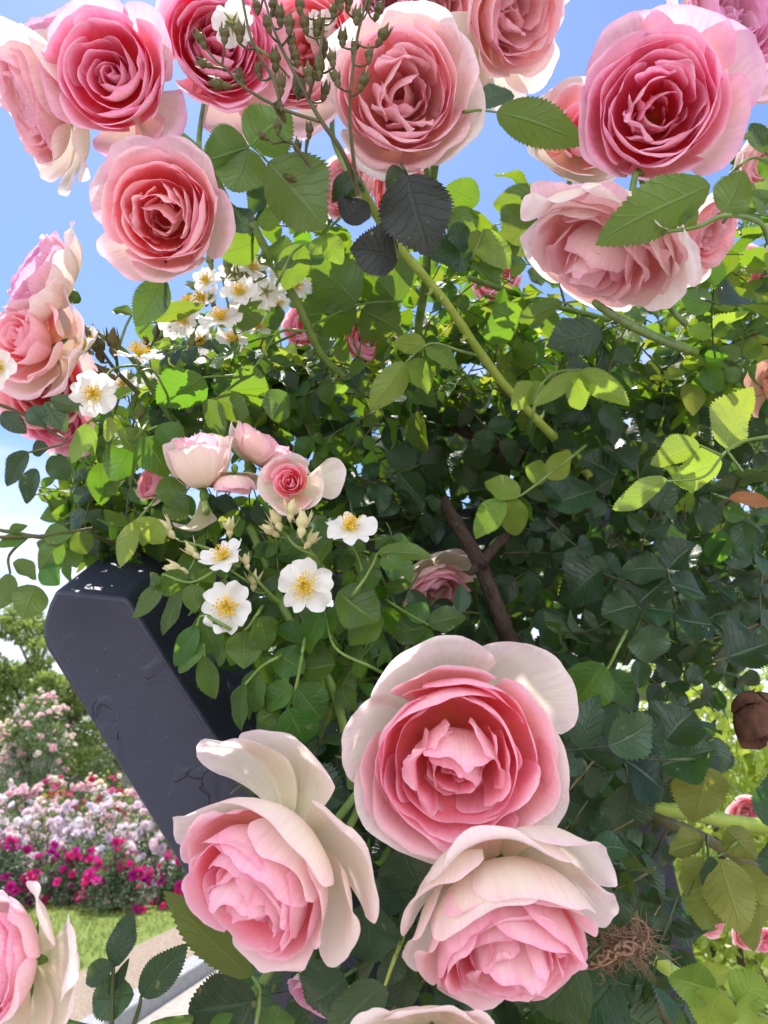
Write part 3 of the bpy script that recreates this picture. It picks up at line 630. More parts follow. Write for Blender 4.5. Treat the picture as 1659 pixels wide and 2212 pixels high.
def poly_prism(name,pts,z0,z1,mat):
    pts=np.asarray(pts); m=len(pts); v=np.vstack([np.c_[pts,np.full(m,z0)],np.c_[pts,np.full(m,z1)]])
    me=bpy.data.meshes.new(name); me.from_pydata(v.tolist(),[],[list(range(m,2*m))]+[[i,(i+1)%m,(i+1)%m+m,i+m] for i in range(m)]); me.materials.append(mat); me.update()
    return link(name,me)
g1,g2=G(225,2260),G(520,2062); kd=unit((g2-g1)[:2]); kn=np.array([-kd[1],kd[0]])
a_=g1[:2]-kd*8; b_=g1[:2]+kd*9
M_GRAVEL=ground_mat("tan gravel",(.24,.17,.12),(.42,.34,.27),70,.9,.03)
M_KERB=plain_mat("pale concrete",(.24,.24,.245),(.33,.325,.33),.85,30,.3,0,.3,.004)
M_PAVE=plain_mat("pale path paving",(.30,.27,.24),(.38,.345,.31),.9,25,.3,0,.2,.004)
tag(poly_prism("path",[a_-kn*.0,b_-kn*.0,b_-kn*3.2,a_-kn*3.2],-.02,.016,M_PAVE),kind="structure")
tag(poly_prism("gravel",[a_+kn*.16,b_+kn*.16,b_+kn*.95,a_+kn*.95],-.02,.022,M_GRAVEL),kind="structure")
kb=poly_prism("kerb",[a_,b_,b_+kn*.16,a_+kn*.16],-.02,.12,M_KERB); kb["kind"]="structure"
bm=kb.modifiers.new("soft edge",'BEVEL'); bm.width=.012; bm.segments=2
rg=np.random.default_rng(5)
mb=MB()
for k in range(9000):                           # grass blades
    x=rg.uniform(-7,1.5); y=rg.uniform(6.5,9.3); h=rg.uniform(.025,.06); a=rg.uniform(0,6.28); w=.006
    if np.dot(np.array([x,y])-a_,kn)<1.0: continue
    d_=np.array([math.cos(a),math.sin(a),0])*w; tip=np.array([x+rg.normal(0,.02),y+rg.normal(0,.02),.01+h]); b0=np.array([x,y,.008])
    mb.grid(np.array([[b0-d_,b0+d_],[(b0+tip)/2-d_*.7,(b0+tip)/2+d_*.7],[tip-d_*.1,tip+d_*.1]]),None,rg.uniform())
tag(mb.build("grass",plain_mat("grass blade",(.15,.20,.035),(.26,.28,.07),.6,30,.1,.35)),kind="stuff")

sheet("soil",-30,8.9,8,16,0.006,ground_mat("shadow-toned bed soil",(.045,.035,.025),(.09,.07,.05),8,.5,.02))  # bed soil, darkened to paint in the shadow under the bushes
# ------------------------------------------------------------------ distant planting
def small_leaf_mat(name,c1,c2,tr): 
    m,n,l=newmat(name); at=N(n,"ShaderNodeAttribute",attribute_name="rnd")
    c=ramp(n,l,at.outputs["Fac"],[(0,c1),(1,c2)]); pb=N(n,"ShaderNodeBsdfPrincipled"); pb.inputs["Roughness"].default_value=.42; l.new(c,pb.inputs["Base Color"])
    t=N(n,"ShaderNodeBsdfTranslucent"); t.inputs[0].default_value=(*tr,1); mx=N(n,"ShaderNodeMixShader"); mx.inputs[0].default_value=.4
    l.new(pb.outputs[0],mx.inputs[1]); l.new(t.outputs[0],mx.inputs[2]); l.new(mx.outputs[0],N(n,"ShaderNodeOutputMaterial").inputs[0]); return m
M_BL=small_leaf_mat("shrub leaf grey green",(.045,.075,.04),(.13,.18,.10),(.15,.24,.06))
M_BLY=small_leaf_mat("shrub leaf yellow green",(.14,.22,.03),(.34,.42,.06),(.45,.55,.06))
M_BLT=small_leaf_mat("tree leaf",(.09,.14,.045),(.26,.33,.10),(.34,.44,.08))
M_BLD=small_leaf_mat("shrub leaf dark",(.02,.04,.02),(.06,.09,.04),(.08,.12,.03))
def puff_mat(name,cols,tr=.35):
    m,n,l=newmat(name); at=N(n,"ShaderNodeAttribute",attribute_name="rnd")
    c=ramp(n,l,at.outputs["Fac"],[(i/(len(cols)-1),c) for i,c in enumerate(cols)]); pb=N(n,"ShaderNodeBsdfPrincipled"); pb.inputs["Roughness"].default_value=.6; pb.inputs["Specular IOR Level"].default_value=.2; l.new(c,pb.inputs["Base Color"])
    t=N(n,"ShaderNodeBsdfTranslucent"); l.new(c,t.inputs[0]); mx=N(n,"ShaderNodeMixShader"); mx.inputs[0].default_value=tr
    l.new(pb.outputs[0],mx.inputs[1]); l.new(t.outputs[0],mx.inputs[2]); l.new(mx.outputs[0],N(n,"ShaderNodeOutputMaterial").inputs[0]); return m
M_PW=puff_mat("white and mauve blossom",[(.86,.78,.78),(.84,.66,.70),(.76,.67,.78),(.85,.83,.82)])
M_PM=puff_mat("magenta blossom",[(.62,.03,.22),(.48,.02,.28),(.72,.04,.20),(.55,.05,.34)],.3)
M_PP=puff_mat("pale pink blossom",[(.85,.62,.64),(.80,.46,.54),(.86,.74,.72)])
M_PC=puff_mat("cream blossom",[(.86,.82,.66),(.85,.80,.74),(.80,.70,.48)])
M_PR=puff_mat("crimson blossom",[(.50,.03,.08),(.62,.08,.20),(.72,.20,.40)])
PUFF=[]
for k in range(6):
    r_=np.random.default_rng(300+k); q=MB()
    for ring_,(n_,ro,h,op) in enumerate(((5,.5,.6,.75),(5,.38,.62,.3),(4,.24,.6,.05),(3,.12,.58,-.1))):
        for j in range(n_):
            petal(q,r_,j*6.283/n_+ring_*.6+r_.uniform(-.2,.2),ro,h,.9,op+r_.uniform(-.1,.1),.4,.08,.1,.05,nu=5,nv=4,edge=.04)
    PUFF.append((np.concatenate(q.v)-np.array([0,0,.3]),np.concatenate(q.f)))
def leaf6(mb,c,y,n,L,w,rnd):
    y=unit(y); n=unit(n-np.dot(n,y)*y); x=np.cross(y,n)
    p=np.array([[-.04,0,0],[.04,0,0],[-.5*w,.5,.10],[.5*w,.5,.10],[0,.5,0],[-.03,1,-.06],[.03,1,-.06],[0,0,0],[0,1,-.06]])*L
    v=c+p[:,:1]*x+p[:,1:2]*y+p[:,2:]*n
    mb.add(v,[[0,7,4,2],[7,1,3,4],[2,4,8,5],[4,3,6,8]],None,rnd)
def shrub(label,cat,name,c,rx,ry,h,nl,Ls,lm,blossoms,seed,group,z0=.15,shape='dome',top_bias=.5,trunk=True):
    """blossoms: list of (material, count, size)"""
    r=np.random.default_rng(seed); c=np.asarray(c,float); t=thing(name,label,cat,(c[0],c[1],0),group)
    lb=[(r.normal(0,.45),r.normal(0,.45),r.uniform(.5,1.0),r.uniform(.35,.6)) for _ in range(9)]
    def pt(shell):
        while True:
            u=r.normal(0,1,3); u/=np.linalg.norm(u); rr=(r.uniform(shell,1.0))**.6
            p=u*rr
            if shape=='dome': p[2]=abs(p[2])
            q=np.array([p[0]*rx,p[1]*ry,z0+(h-z0)*(p[2] if shape=='dome' else p[2]*.5+.5)])
            k=.82+.18*math.sin(7*p[0]+seed)*math.cos(6*p[1]+2*seed)+.12*math.sin(15*p[0]+3)
            return q*np.array([k,k,.9+.1*k]), u
    lmb=MB()
    for _ in range(nl):
        p,u=pt(.25); leaf6(lmb,p,u*.6+r.normal(0,.6,3)+np.array([0,0,.2]),u*.5+np.array([0,0,.8])+r.normal(0,.5,3),Ls*r.uniform(.7,1.2),r.uniform(.55,.8),r.uniform())
    lmb.build("foliage",lm,t)
    if trunk:
        sm=MB()
        for k in range(6):
            e,_=pt(.5); sm.tube(spline([np.array([r.normal(0,.05),r.normal(0,.05),0]),e*np.array([.5,.5,.5]),e*.95],8),np.linspace(.012,.004,8)*max(1,h/1.2),5)
        sm.build("stems",M_BARK,t)
    for (pm,cnt,sz) in blossoms:
        pmb=MB()
        k=0
        while k<cnt:
            p,u=pt(.8)
            if u[1]>.5 and r.uniform()<.6: continue
            for j in range(r.integers(1,5)):
                pv,pf=PUFF[r.integers(6)]; s=sz*r.uniform(.65,1.15); B=basis(unit(u*.7+np.array([0,-.35,.5])+r.normal(0,.3,3)),r.uniform(0,6))
                q=p*1.03+r.normal(0,sz*.75,3)*np.array([1,1,.6]); pmb.add(q+(pv*s)@B.T,pf,None,r.uniform()); k+=1
        pmb.build("blossoms",pm,t)
    return t
grp="rose bushes in the far flower beds"
def bush_row(name,labels,y_d,xs,h,rx,nl,lm,bl,seed,Ls=.055):
    for k,(x,lab) in enumerate(zip(xs,labels)):
        c=np.array([x,y_d+((k*37)%5-2)*.14,0]); shrub(lab,"rose bush","rose_bush",c,rx,rx*.8,h*(.92+.16*((k*13)%7)/7),nl,Ls,lm,bl,seed+k,grp,z0=.05)
bush_row("m",["magenta rose bush at the left picture edge, above the lawn","magenta rose bush second from the left picture edge, above the lawn","magenta rose bush in the middle of the lawn-side row","tallest bright magenta rose bush of the lawn-side row","magenta rose bush close beside the dark steel beam","last magenta rose bush, beneath the lower pink rose on the left"],9.15,[-4.75,-4.1,-3.5,-2.85,-2.2,-1.55],.66,.42,1300,M_BL,[(M_PM,52,.070)],500)
bush_row("w",["pale pink and white rose bush at the left edge behind the magenta row","white rose bush second from the left behind the magenta row","white and mauve rose bush third from the left behind the magenta row","mauve and white rose bush fourth from the left behind the magenta row","mauve rose bush beside the steel beam behind the magenta row","white rose bush mostly behind the steel beam"],10.7,[-5.9,-5.15,-4.4,-3.65,-2.9,-2.15],1.02,.62,1000,M_BL,[(M_PW,130,.072)],520)
bush_row("v",["pale pink rose bush at the left edge in the back row","pink white rose bush second in the back row below the pillar of roses","blush rose bush third in the back row","white rose bush nearest the beam in the back row"],12.4,[-6.6,-5.6,-4.6,-3.6],1.22,.75,1000,M_BL,[(M_PW,60,.075),(M_PP,60,.075)],540)
bush_row("c",["cream rose bush with few flowers below the dark conifer","crimson and yellow rose bush touching the steel beam far behind","crimson rose bush half hidden by the steel beam"],14.4,[-5.7,-4.9,-4.2],1.35,.6,800,M_BLY,[(M_PC,30,.075),(M_PR,45,.085)],560)
shrub("tall pillar of small pale pink roses with a dark base","climbing rose","pillar_rose",(-7.35,17,0),.85,.8,3.05,3600,.07,M_BL,[(M_PP,170,.075),(M_PC,60,.075)],570,None,z0=.1,shape='ell')
shrub("white rambling rose on the far left covering an arch","climbing rose","rambling_rose",(-8.9,16.8,0),1.05,.8,2.75,3000,.07,M_BLT,[(M_PC,330,.075)],571,None,z0=.1,shape='ell')
shrub("dark low conifer beside the grey wall","shrub","conifer_shrub",(-7.9,23,0),.9,.8,1.9,1500,.09,M_BLD,[],572,None)
def tree(label,c,h,r_,seed,nl=15000,lm=None,group="trees behind the rose garden"):
    r=np.random.default_rng(seed); t=thing("tree",label,"tree",(c[0],c[1],0),group); tm=MB()
    tm.tube(spline([(0,0,0),(.1,0,h*.3),(-.1,.1,h*.62),(0,0,h*.9)],14),np.linspace(.17,.03,14)*h/6,8)
    cl=[]
    for k in range(26):
        a=r.uniform(0,6.28); zz=r.uniform(.22,1.0); rr=r_*math.sqrt(max(.05,1-((zz-.5)/.56)**2))*r.uniform(.45,1.0)
        e=np.array([rr*math.cos(a),rr*math.sin(a),h*zz]); s=np.array([0,0,h*max(.18,zz-.25)])
        tm.tube(spline([s,(s+e)/2+np.array([0,0,.12*h*.3]),e],8),np.linspace(.05,.012,8)*h/6,5); cl.append((e,r.uniform(.28,.5)*r_*.75))
    lmb=MB()
    for _ in range(nl):
        e,cr_=cl[r.integers(len(cl))]; u=r.normal(0,1,3); u/=np.linalg.norm(u); p=e+u*cr_*r.uniform(.2,1)**.5*np.array([1,1,.6])
        leaf6(lmb,p,u+r.normal(0,.6,3),np.array([0,0,1])+r.normal(0,.5,3),(.15)*r.uniform(.7,1.2),.65,r.uniform())
    tm.build("trunk",M_BARK,t); lmb.build("crown",lm or M_BLT,t); return t
tree("tall green tree at the left picture edge behind the white rambler",(-16.5,29),8.2,3.0,601)
tree("rounded green tree right of the pillar of roses, beside the steel beam",(-12.9,29),7.0,2.2,602)
tree("far green tree peeping left of the steel beam",(-11.2,34),5.6,2.2,603,4000)
tree("dense dark green tree low between the pillar of roses and the beam",(-10.6,27),4.2,1.9,606)
tree("broad dark tree far behind the rambling white rose",(-19.5,33),6.2,3.2,607)
# low grey wall behind the garden
wl=poly_prism("garden_wall",[(-40,36),(20,36),(20,36.4),(-40,36.4)],0,2.15,plain_mat("grey wall render",(.20,.20,.21),(.27,.27,.28),.9,2,.2)); tag(wl,"low grey wall behind the garden with a pale coping","wall")
cp=poly_prism("coping",[(-40,35.9),(20,35.9),(20,36.5),(-40,36.5)],2.153,2.45,plain_mat("pale coping",(.5,.5,.5),(.6,.6,.6),.8,3,.1)); cp.parent=wl
hd=shrub("clipped green hedge in front of the grey wall","hedge","hedge",(-12,26.5,0),6.0,.8,1.0,2600,.14,M_BLT,[],605,None)
# sunny shrubs beyond the arch on the right
def PG(x,y,d): p=P(x,y,d); return np.array([p[0],p[1],0])
gy="sunny shrubs beyond the arch on the right"
for k,(x,d,h,rx,bl,lab) in enumerate([(1590,2.9,2.0,.45,[],"yellow-green sunlit shrub seen through the gap at the right edge"),(1430,4.2,2.7,.75,[(M_PP,60,.07)],"sunlit shrub with pale pink roses far through the gap under the brown cane"),
      (1640,4.6,3.1,.95,[(M_PC,30,.07)],"tall yellow-green shrub furthest back at the right edge"),(1540,2.3,.78,.34,[],"dark low shrub under the pale pink roses at the right edge"),(1350,3.4,1.05,.4,[(M_PM,26,.065),(M_PP,20,.06)],"magenta flowered bush glimpsed under the twine knot"),(1180,6.0,2.6,.8,[(M_PP,16,.07)],"sunlit green shrub glimpsed behind the old brown cane")]):
    shrub(lab,"shrub","sunny_shrub",PG(x,1700,d),rx,rx,h,(3600 if k<3 else 2200) if k!=3 else 1200,.05,M_BLY if k!=3 else M_BLD,bl,620+k,gy,z0=.2,shape='ell')

# ------------------------------------------------------------------ the steel arch
def steel_mat():
    m,n,l=newmat("dark navy painted steel"); tc=N(n,"ShaderNodeTexCoord")
    ns=N(n,"ShaderNodeTexNoise"); ns.inputs["Scale"].default_value=14; ns.inputs["Detail"].default_value=8; l.new(tc.outputs["Object"],ns.inputs["Vector"])
    ns2=N(n,"ShaderNodeTexNoise"); ns2.inputs["Scale"].default_value=260; ns2.inputs["Detail"].default_value=3; l.new(tc.outputs["Object"],ns2.inputs["Vector"])
    c=mixc(n,l,ns.outputs["Fac"],(.019,.021,.042),(.032,.034,.062))
    # flaking paint: curved cracks where the mask is high
    wp=mixc(n,l,.10,tc.outputs["Object"],ns.outputs["Color"]); vo=N(n,"ShaderNodeTexVoronoi",feature='DISTANCE_TO_EDGE'); vo.inputs["Scale"].default_value=26; l.new(wp,vo.inputs["Vector"])
    ms=N(n,"ShaderNodeTexNoise"); ms.inputs["Scale"].default_value=19; ms.inputs["Detail"].default_value=2; l.new(tc.outputs["Object"],ms.inputs["Vector"])
    mk=N(n,"ShaderNodeMapRange"); mk.inputs[1].default_value=.53; mk.inputs[2].default_value=.60; l.new(ms.outputs["Fac"],mk.inputs[0])
    ck=N(n,"ShaderNodeMapRange"); ck.inputs[1].default_value=.024; ck.inputs[2].default_value=.0; l.new(vo.outputs[0],ck.inputs[0])
    crack=math_(n,l,'MULTIPLY',ck.outputs[0],mk.outputs[0])
    sp=N(n,"ShaderNodeMapRange"); sp.inputs[1].default_value=.70; sp.inputs[2].default_value=.74; l.new(ns2.outputs["Fac"],sp.inputs[0])
    c=mixc(n,l,math_(n,l,'MULTIPLY',sp.outputs[0],.5),c,(.10,.10,.12))
    c=mixc(n,l,math_(n,l,'MULTIPLY',crack,.45),c,(.030,.020,.018))
    h=math_(n,l,'ADD',math_(n,l,'MULTIPLY',crack,-1.2),math_(n,l,'ADD',math_(n,l,'MULTIPLY',ns2.outputs["Fac"],.25),math_(n,l,'MULTIPLY',ns.outputs["Fac"],1.2)))
    h=math_(n,l,'ADD',h,math_(n,l,'MULTIPLY',mk.outputs[0],.5))
    bp=N(n,"ShaderNodeBump"); bp.inputs["Strength"].default_value=.8; bp.inputs["Distance"].default_value=.002; l.new(h,bp.inputs["Height"])
    pb=N(n,"ShaderNodeBsdfPrincipled"); pb.inputs["Roughness"].default_value=.46; pb.inputs["Specular IOR Level"].default_value=.45; l.new(c,pb.inputs["Base Color"]); l.new(bp.outputs[0],pb.inputs["Normal"])
    l.new(pb.outputs[0],N(n,"ShaderNodeOutputMaterial").inputs[0]); return m
M_STEEL=steel_mat()
def extrude_poly(name,front,e,mat,parent=None,bev=.0035):
    f=np.asarray(front); m=len(f); v=np.vstack([f,f+e])
    me=bpy.data.meshes.new(name); me.from_pydata(v.tolist(),[],[list(range(m))[::-1],list(range(m,2*m))]+[[i,(i+1)%m,(i+1)%m+m,i+m] for i in range(m)])
    bmm=__import__('bmesh').new(); bmm.from_mesh(me); __import__('bmesh').ops.recalc_face_normals(bmm,faces=bmm.faces); bmm.to_mesh(me); bmm.free()
    me.materials.append(mat); o=link(name,me,parent); b=o.modifiers.new("rounded edge",'BEVEL'); b.width=bev; b.segments=3; b.limit_method='ANGLE'; b.angle_limit=.6
    return o
arch=thing("steel_arch","dark navy painted steel arch with flaking paint carrying the climbing roses","arch",P(640,2300,.60))
_o=np.array(arch.location)
fr=[P(*q) for q in [(640,2560,.60),(470,2011,.60),(370,1840,.605),(118,1432,.615),(99,1402,.616),(91,1375,.617),(94,1342,.618),(104,1308,.619),(121,1274,.62),(276,1292,.62),(480,1612,.61),(760,2060,.60),(1000,2560,.60)]]
ev=P(215,1205,.72)-P(130,1270,.62)
o=extrude_poly("beam",[p-_o for p in fr],ev*2.5,M_STEEL,arch)
# rail running back to the right behind the leaves
r0,r1=P(330,1255,.76),P(1480,1085,1.25); up_=np.array([0,0,.07])
o=extrude_poly("rail",[p-_o for p in (r0-up_*.5,r1-up_*.5,r1+up_*.5,r0+up_*.5)],FWD*.07,M_STEEL,arch)
r0,r1=P(1290,1500,1.0),P(1490,2400,.95); sx=RGT*.05
o=extrude_poly("post",[p-_o for p in (r0-sx,r1-sx,r1+sx,r0+sx)],FWD*.1,M_STEEL,arch)
# ------------------------------------------------------------------ climbing rose: canes and foliage
bush=thing("climbing_rose","dense climbing rose covering the arch, sunlit above and dark green below","climbing rose",P(1150,2300,.85)); BO=np.array(bush.location)
def cane(path,r0,r1,mat,thorns=0,seed=0,name="cane"):
    pts=spline([P(*p)-BO for p in path],max(16,7*len(path))); n=len(pts); mb=MB(); r=np.linspace(r0,r1,n); rg_=np.random.default_rng(seed+3)
    mb.tube(pts,r*(1+.05*np.sin(np.arange(n)*1.7)+.10*(np.arange(n)%9==4)),12)
    for k in range(thorns):
        i=rg_.integers(2,n-2); tg=unit(pts[i+1]-pts[i]); a=unit(np.cross(tg,rg_.normal(0,1,3))); b=pts[i]+a*r[i]*.8; L=r[i]*rg_.uniform(1.6,2.4)
        mb.tube([b-tg*r[i]*.3,b+a*L*.5+tg*0,b+a*L-tg*L*.35],[r[i]*.75,r[i]*.35,.0002],6)
    return mb.build(name,mat,bush)
cane([(770,385,.60),(835,500,.63),(960,650,.66),(1080,820,.70),(1225,975,.76),(1290,1050,.82)],.0034,.0044,M_YSTEM,16,1)
cane([(545,480,.60),(590,570,.62),(640,650,.64),(690,760,.67),(740,815,.70)],.0030,.0036,M_STEM,5,2)
cane([(940,345,.60),(925,480,.66),(920,600,.70),(905,700,.74),(900,800,.78)],.0034,.0042,M_STEM,4,3)
cane([(1283,652,.50),(1300,665,.505),(1340,690,.54),(1420,730,.60),(1500,760,.70)],.0020,.0042,M_STEM,2,4)
cane([(1010,600,.74),(1180,655,.78),(1350,700,.85)],.0028,.0032,M_STEM,3,5)
cane([(955,1080,.80),(1010,1170,.78),(1035,1215,.77),(1065,1290,.77),(1095,1370,.78),(1150,1500,.85)],.0068,.0088,M_BARK,5,6)
cane([(1040,1215,.77),(1085,1165,.79),(1150,1110,.84),(1230,1040,.9)],.0055,.0040,M_BARK,3,7)
cane([(1130,990,.80),(1040,945,.82),(930,900,.86)],.008,.006,M_BARK,2,8)
cane([(1270,1700,.92),(1340,1730,.85),(1400,1745,.80),(1480,1755,.80),(1580,1775,.81),(1700,1790,.82)],.0075,.0075,M_YSTEM,0,9)
cane([(1280,1715,.92),(1350,1745,.84),(1420,1770,.78),(1500,1800,.78),(1590,1850,.79),(1700,1910,.80)],.0062,.0055,M_DSTEM,6,10)
cane([(1390,2050,.70),(1440,2090,.70),(1520,2150,.72),(1600,2230,.74)],.0062,.0068,M_YSTEM,0,11)
cane([(540,1140,.62),(580,1230,.60),(620,1330,.58),(700,1450,.57),(740,1560,.57),(760,1700,.58)],.0030,.0036,M_STEM,4,12)
cane([(330,2220,.42),(560,2130,.50),(800,1700,.56)],.003,.003,M_STEM,2,13)
cane([(1330,1850,.72),(1360,1960,.72),(1375,2030,.71)],.006,.006,M_DSTEM,1,14)
cane([(1000,1700,.62),(1150,1800,.68),(1330,2010,.72),(1480,2250,.78)],.0075,.008,M_DSTEM,3,15)
cane([(0,1145,.62),(90,1160,.62),(190,1155,.64),(300,1200,.68)],.0016,.0022,M_DSTEM,2,16)
cane([(150,690,.62),(270,760,.64),(340,860,.68),(420,980,.72)],.0020,.0026,M_STEM,2,17)

rb=np.random.default_rng(2024)
VARIANTS={}
for mname in ("dark","mid","young"):
    VARIANTS[mname]=[]
    for k in range(9):
        lm,sm=compound(np.random.default_rng(900+k),[5,5,7,5,3,5,7,5,3][k],.036); VARIANTS[mname].append((np.concatenate(lm.v),np.concatenate(lm.f),np.concatenate(lm.uv),np.concatenate(lm.a),np.concatenate(sm.v),np.concatenate(sm.f)))
FOL={k:MB() for k in VARIANTS}; FST=MB(); LEAFOBJ=[]
REAL=[(1105,1290,24,24),(1430,1425,45,32),(1600,1640,62,130),(1530,1830,95,150),(1600,2010,75,45),(1380,1930,30,30),(1395,2010,22,14)]
def inpoly(x,y,poly):
    c=False; j=len(poly)-1
    for i in range(len(poly)):
        xi,yi=poly[i]; xj,yj=poly[j]
        if (yi>y)!=(yj>y) and x<(xj-xi)*(y-yi)/(yj-yi)+xi: c=not c
        j=i
    return c
HOLES=[(1045,1240,34,70),(560,650,120,75),(235,790,100,80),(500,1020,190,70),(650,1040,90,70),(740,1145,60,45),(660,1265,60,60),(490,1250,60,110),(945,1285,75,55),(650,705,45,40),(805,735,55,35),(1075,600,50,36),(1105,1290,32,28),(1430,1425,45,32),(1600,1640,62,130),(1530,1830,95,150),(1600,2010,75,45),(1380,1930,30,30),(1395,2010,22,14),(640,1630,0,0)]
def fill(poly,n,d0,d1,mode,mats,size,holes=True):
    xs=[p[0] for p in poly]; ys=[p[1] for p in poly]; k=0
    while k<n:
        x=rb.uniform(min(xs),max(xs)); y=rb.uniform(min(ys),max(ys))
        if not inpoly(x,y,poly): continue
        if holes and any(((x-hx)/max(hw,1))**2+((y-hy)/max(hh,1))**2<1.5 for hx,hy,hw,hh in (REAL if mode=='back' else HOLES)): 
            if rb.uniform()<.97: continue
        k+=1
        d=rb.uniform(d0,d1); p=P(x,y,d); up=np.array([0,0,1.])
        if mode=='top':    yd=C2W((rb.normal(0,.8),rb.normal(.15,.35),rb.normal(.1,.6))); nd_=up*1.0-FWD*rb.uniform(-.5,.5)+rb.normal(0,.35,3)
        elif mode=='wall': yd=C2W((rb.normal(0,.8),rb.normal(-.35,.6),rb.normal(.25,.3))); nd_=-FWD*.8+up*.5+rb.normal(0,.48,3)
        elif mode=='back': yd=C2W((rb.normal(0,.8),rb.normal(-.2,.7),rb.normal(0,.4))); nd_=-FWD*.9+up*.2+rb.normal(0,.3,3)
        else:              yd=C2W((rb.normal(0,.6),rb.normal(-.55,.5),rb.normal(.15,.35))); nd_=-FWD*.6+up*.6+rb.normal(0,.4,3)
        B=np.zeros((3,3)); yv=unit(yd); zv=unit(nd_-np.dot(nd_,yv)*yv); B[:,0]=np.cross(yv,zv); B[:,1]=yv; B[:,2]=zv
        m_=mats[int(rb.choice(len(mats),p=[w for _,w in mats]))][0]
        s=size*rb.uniform(.75,1.2); vi=int(rb.integers(9)); A=VARIANTS[m_][vi]
        org=p-B[:,1]*s*.05
        LEAFOBJ.append((d,m_,vi,B*s,org))
Atop=[(340,700),(430,610),(560,590),(700,560),(830,560),(960,530),(1080,560),(1160,620),(1330,690),(1480,560),(1659,520),(1720,560),(1720,860),(1200,860),(900,840),(640,840),(480,860),(340,820)]
Bwall=[(700,800),(1000,830),(1400,800),(1720,760),(1720,1330),(1600,1420),(1560,1500),(1530,1660),(1440,1780),(1460,1900),(1480,2300),(540,2300),(520,2100),(560,1600),(640,1420),(640,1150),(760,1000)]
Cleft=[(180,900),(300,800),(420,720),(640,780),(760,900),(760,1150),(640,1240),(420,1230),(250,1190),(150,1180),(120,1050)]
Dfront=[(380,1190),(520,1130),(860,1180),(900,1330),(800,1420),(740,1560),(660,1600),(600,1500),(540,1400),(470,1330)]
fill(Atop,320,.72,1.35,'top',[("mid",.64),("young",.26),("dark",.10)],.84)
fill(Atop,55,.66,.95,'side',[("mid",.65),("dark",.15),("young",.2)],.9)
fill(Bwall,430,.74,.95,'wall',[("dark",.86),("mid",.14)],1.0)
for _pl,_n in (([(950,400),(1050,430),(1100,490),(1240,430),(1250,570),(1000,610),(930,540)],9),([(490,440),(600,400),(720,480),(720,600),(520,600)],6),([(1560,440),(1659,400),(1700,600),(1540,570)],9)):
    fill(_pl,_n,.68,.92,'top',[("mid",.75),("dark",.25)],.95)
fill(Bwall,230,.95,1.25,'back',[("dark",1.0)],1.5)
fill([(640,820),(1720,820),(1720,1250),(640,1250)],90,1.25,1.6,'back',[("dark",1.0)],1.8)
fill(Cleft,230,.68,.94,'side',[("mid",.62),("dark",.28),("young",.10)],.78)
fill(Dfront,40,.56,.66,'side',[("mid",.75),("dark",.25)],.80,False)
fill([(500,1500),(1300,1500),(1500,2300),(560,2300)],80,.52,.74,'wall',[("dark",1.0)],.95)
# the nearest leaves are parts of their own, the rest is one mass
LEAFOBJ.sort(key=lambda q:q[0]); MATS={"dark":M_LDARK,"mid":M_LMID,"young":M_LYOUNG}
LME={}
NEAR=[i for i,q in enumerate(LEAFOBJ) if q[0]>.55][:92]
ns_=set(NEAR)
for i,(d,m_,vi,Bs,org) in enumerate(LEAFOBJ):
    A=VARIANTS[m_][vi]
    if i in ns_:
        if (m_,vi) not in LME:
            me=mesh_np("leaf",np.concatenate([A[0],A[4]]),np.concatenate([A[1],A[5]+len(A[0])]),np.concatenate([A[2],np.zeros((len(A[4]),2))]),np.concatenate([A[3],np.zeros(len(A[4]))])); me.materials.append(MATS[m_]); LME[(m_,vi)]=me
        o=link("leaf",LME[(m_,vi)],bush); q=org-BO
        o.matrix_local=Matrix(((*Bs[0],q[0]),(*Bs[1],q[1]),(*Bs[2],q[2]),(0,0,0,1)))
    else:
        rnd=(A[3]+rb.uniform())%1.0
        FOL[m_].add(A[0]@Bs.T+org-BO,A[1],A[2],rnd); FST.add(A[4]@Bs.T+org-BO,A[5])
for m_,mb in FOL.items():
    o=mb.build("foliage",MATS[m_],bush); o["kind"]="stuff"
o=FST.build("leaf_stalks",M_DSTEM,bush); o["kind"]="stuff"  # stalks coloured dark to stand for the shade inside the leaf mass
# ------------------------------------------------------------------ the roses
SP,CO,MA,BL,MV=("soft pink petal","coral petal","magenta petal","blush petal","mauve petal")
rose("large open pink rose, topmost of the front three, white petal at its upper right",985,1640,.42,200,(-.04,-.06,1),'hero',SP,11,
     guards=[(42,1.34,.72,40,.25),(108,1.20,.85,26,.35),(172,1.12,.6,24,.3,.04),(-15,1.16,.8,20,.3),(-70,1.10,.8,14,.3),(-130,1.12,.9,14,.3)],stem=[(960,1760,.52),(880,1900,.56)],roll=0)
rose("pink rose facing down left, lowest left of the front three, cream petals standing behind",552,1915,.385,172,(-.46,-.32,.80),'hero',SP,12,
     guards=[(82,1.66,.66,74,.06,.05),(112,1.66,.6,66,.10,.04),(58,1.26,1.0,24,.3),(14,1.46,.85,52,.45,.06),(-28,1.26,.8,36,.3,.04),(140,1.2,.7,24,.5)],stem=[(700,1800,.47),(790,1690,.52)],squash=1.15)
rose("pink rose nodding downwards, lower right of the three in front, under a cream collar",1098,2032,.385,172,(.10,-.54,.84),'hero',SP,13,
     guards=[(100,1.46,.95,44,.45),(48,1.46,.8,50,.2,.05),(14,1.24,.6,36,.3,.05),(150,1.30,.85,36,.4),(185,1.14,.7,26,.3,.06),(75,1.22,.9,18,.25),(120,1.16,.9,14,.3)],stem=[(1060,1880,.46),(940,1860,.52)],roll=0,squash=1.35)
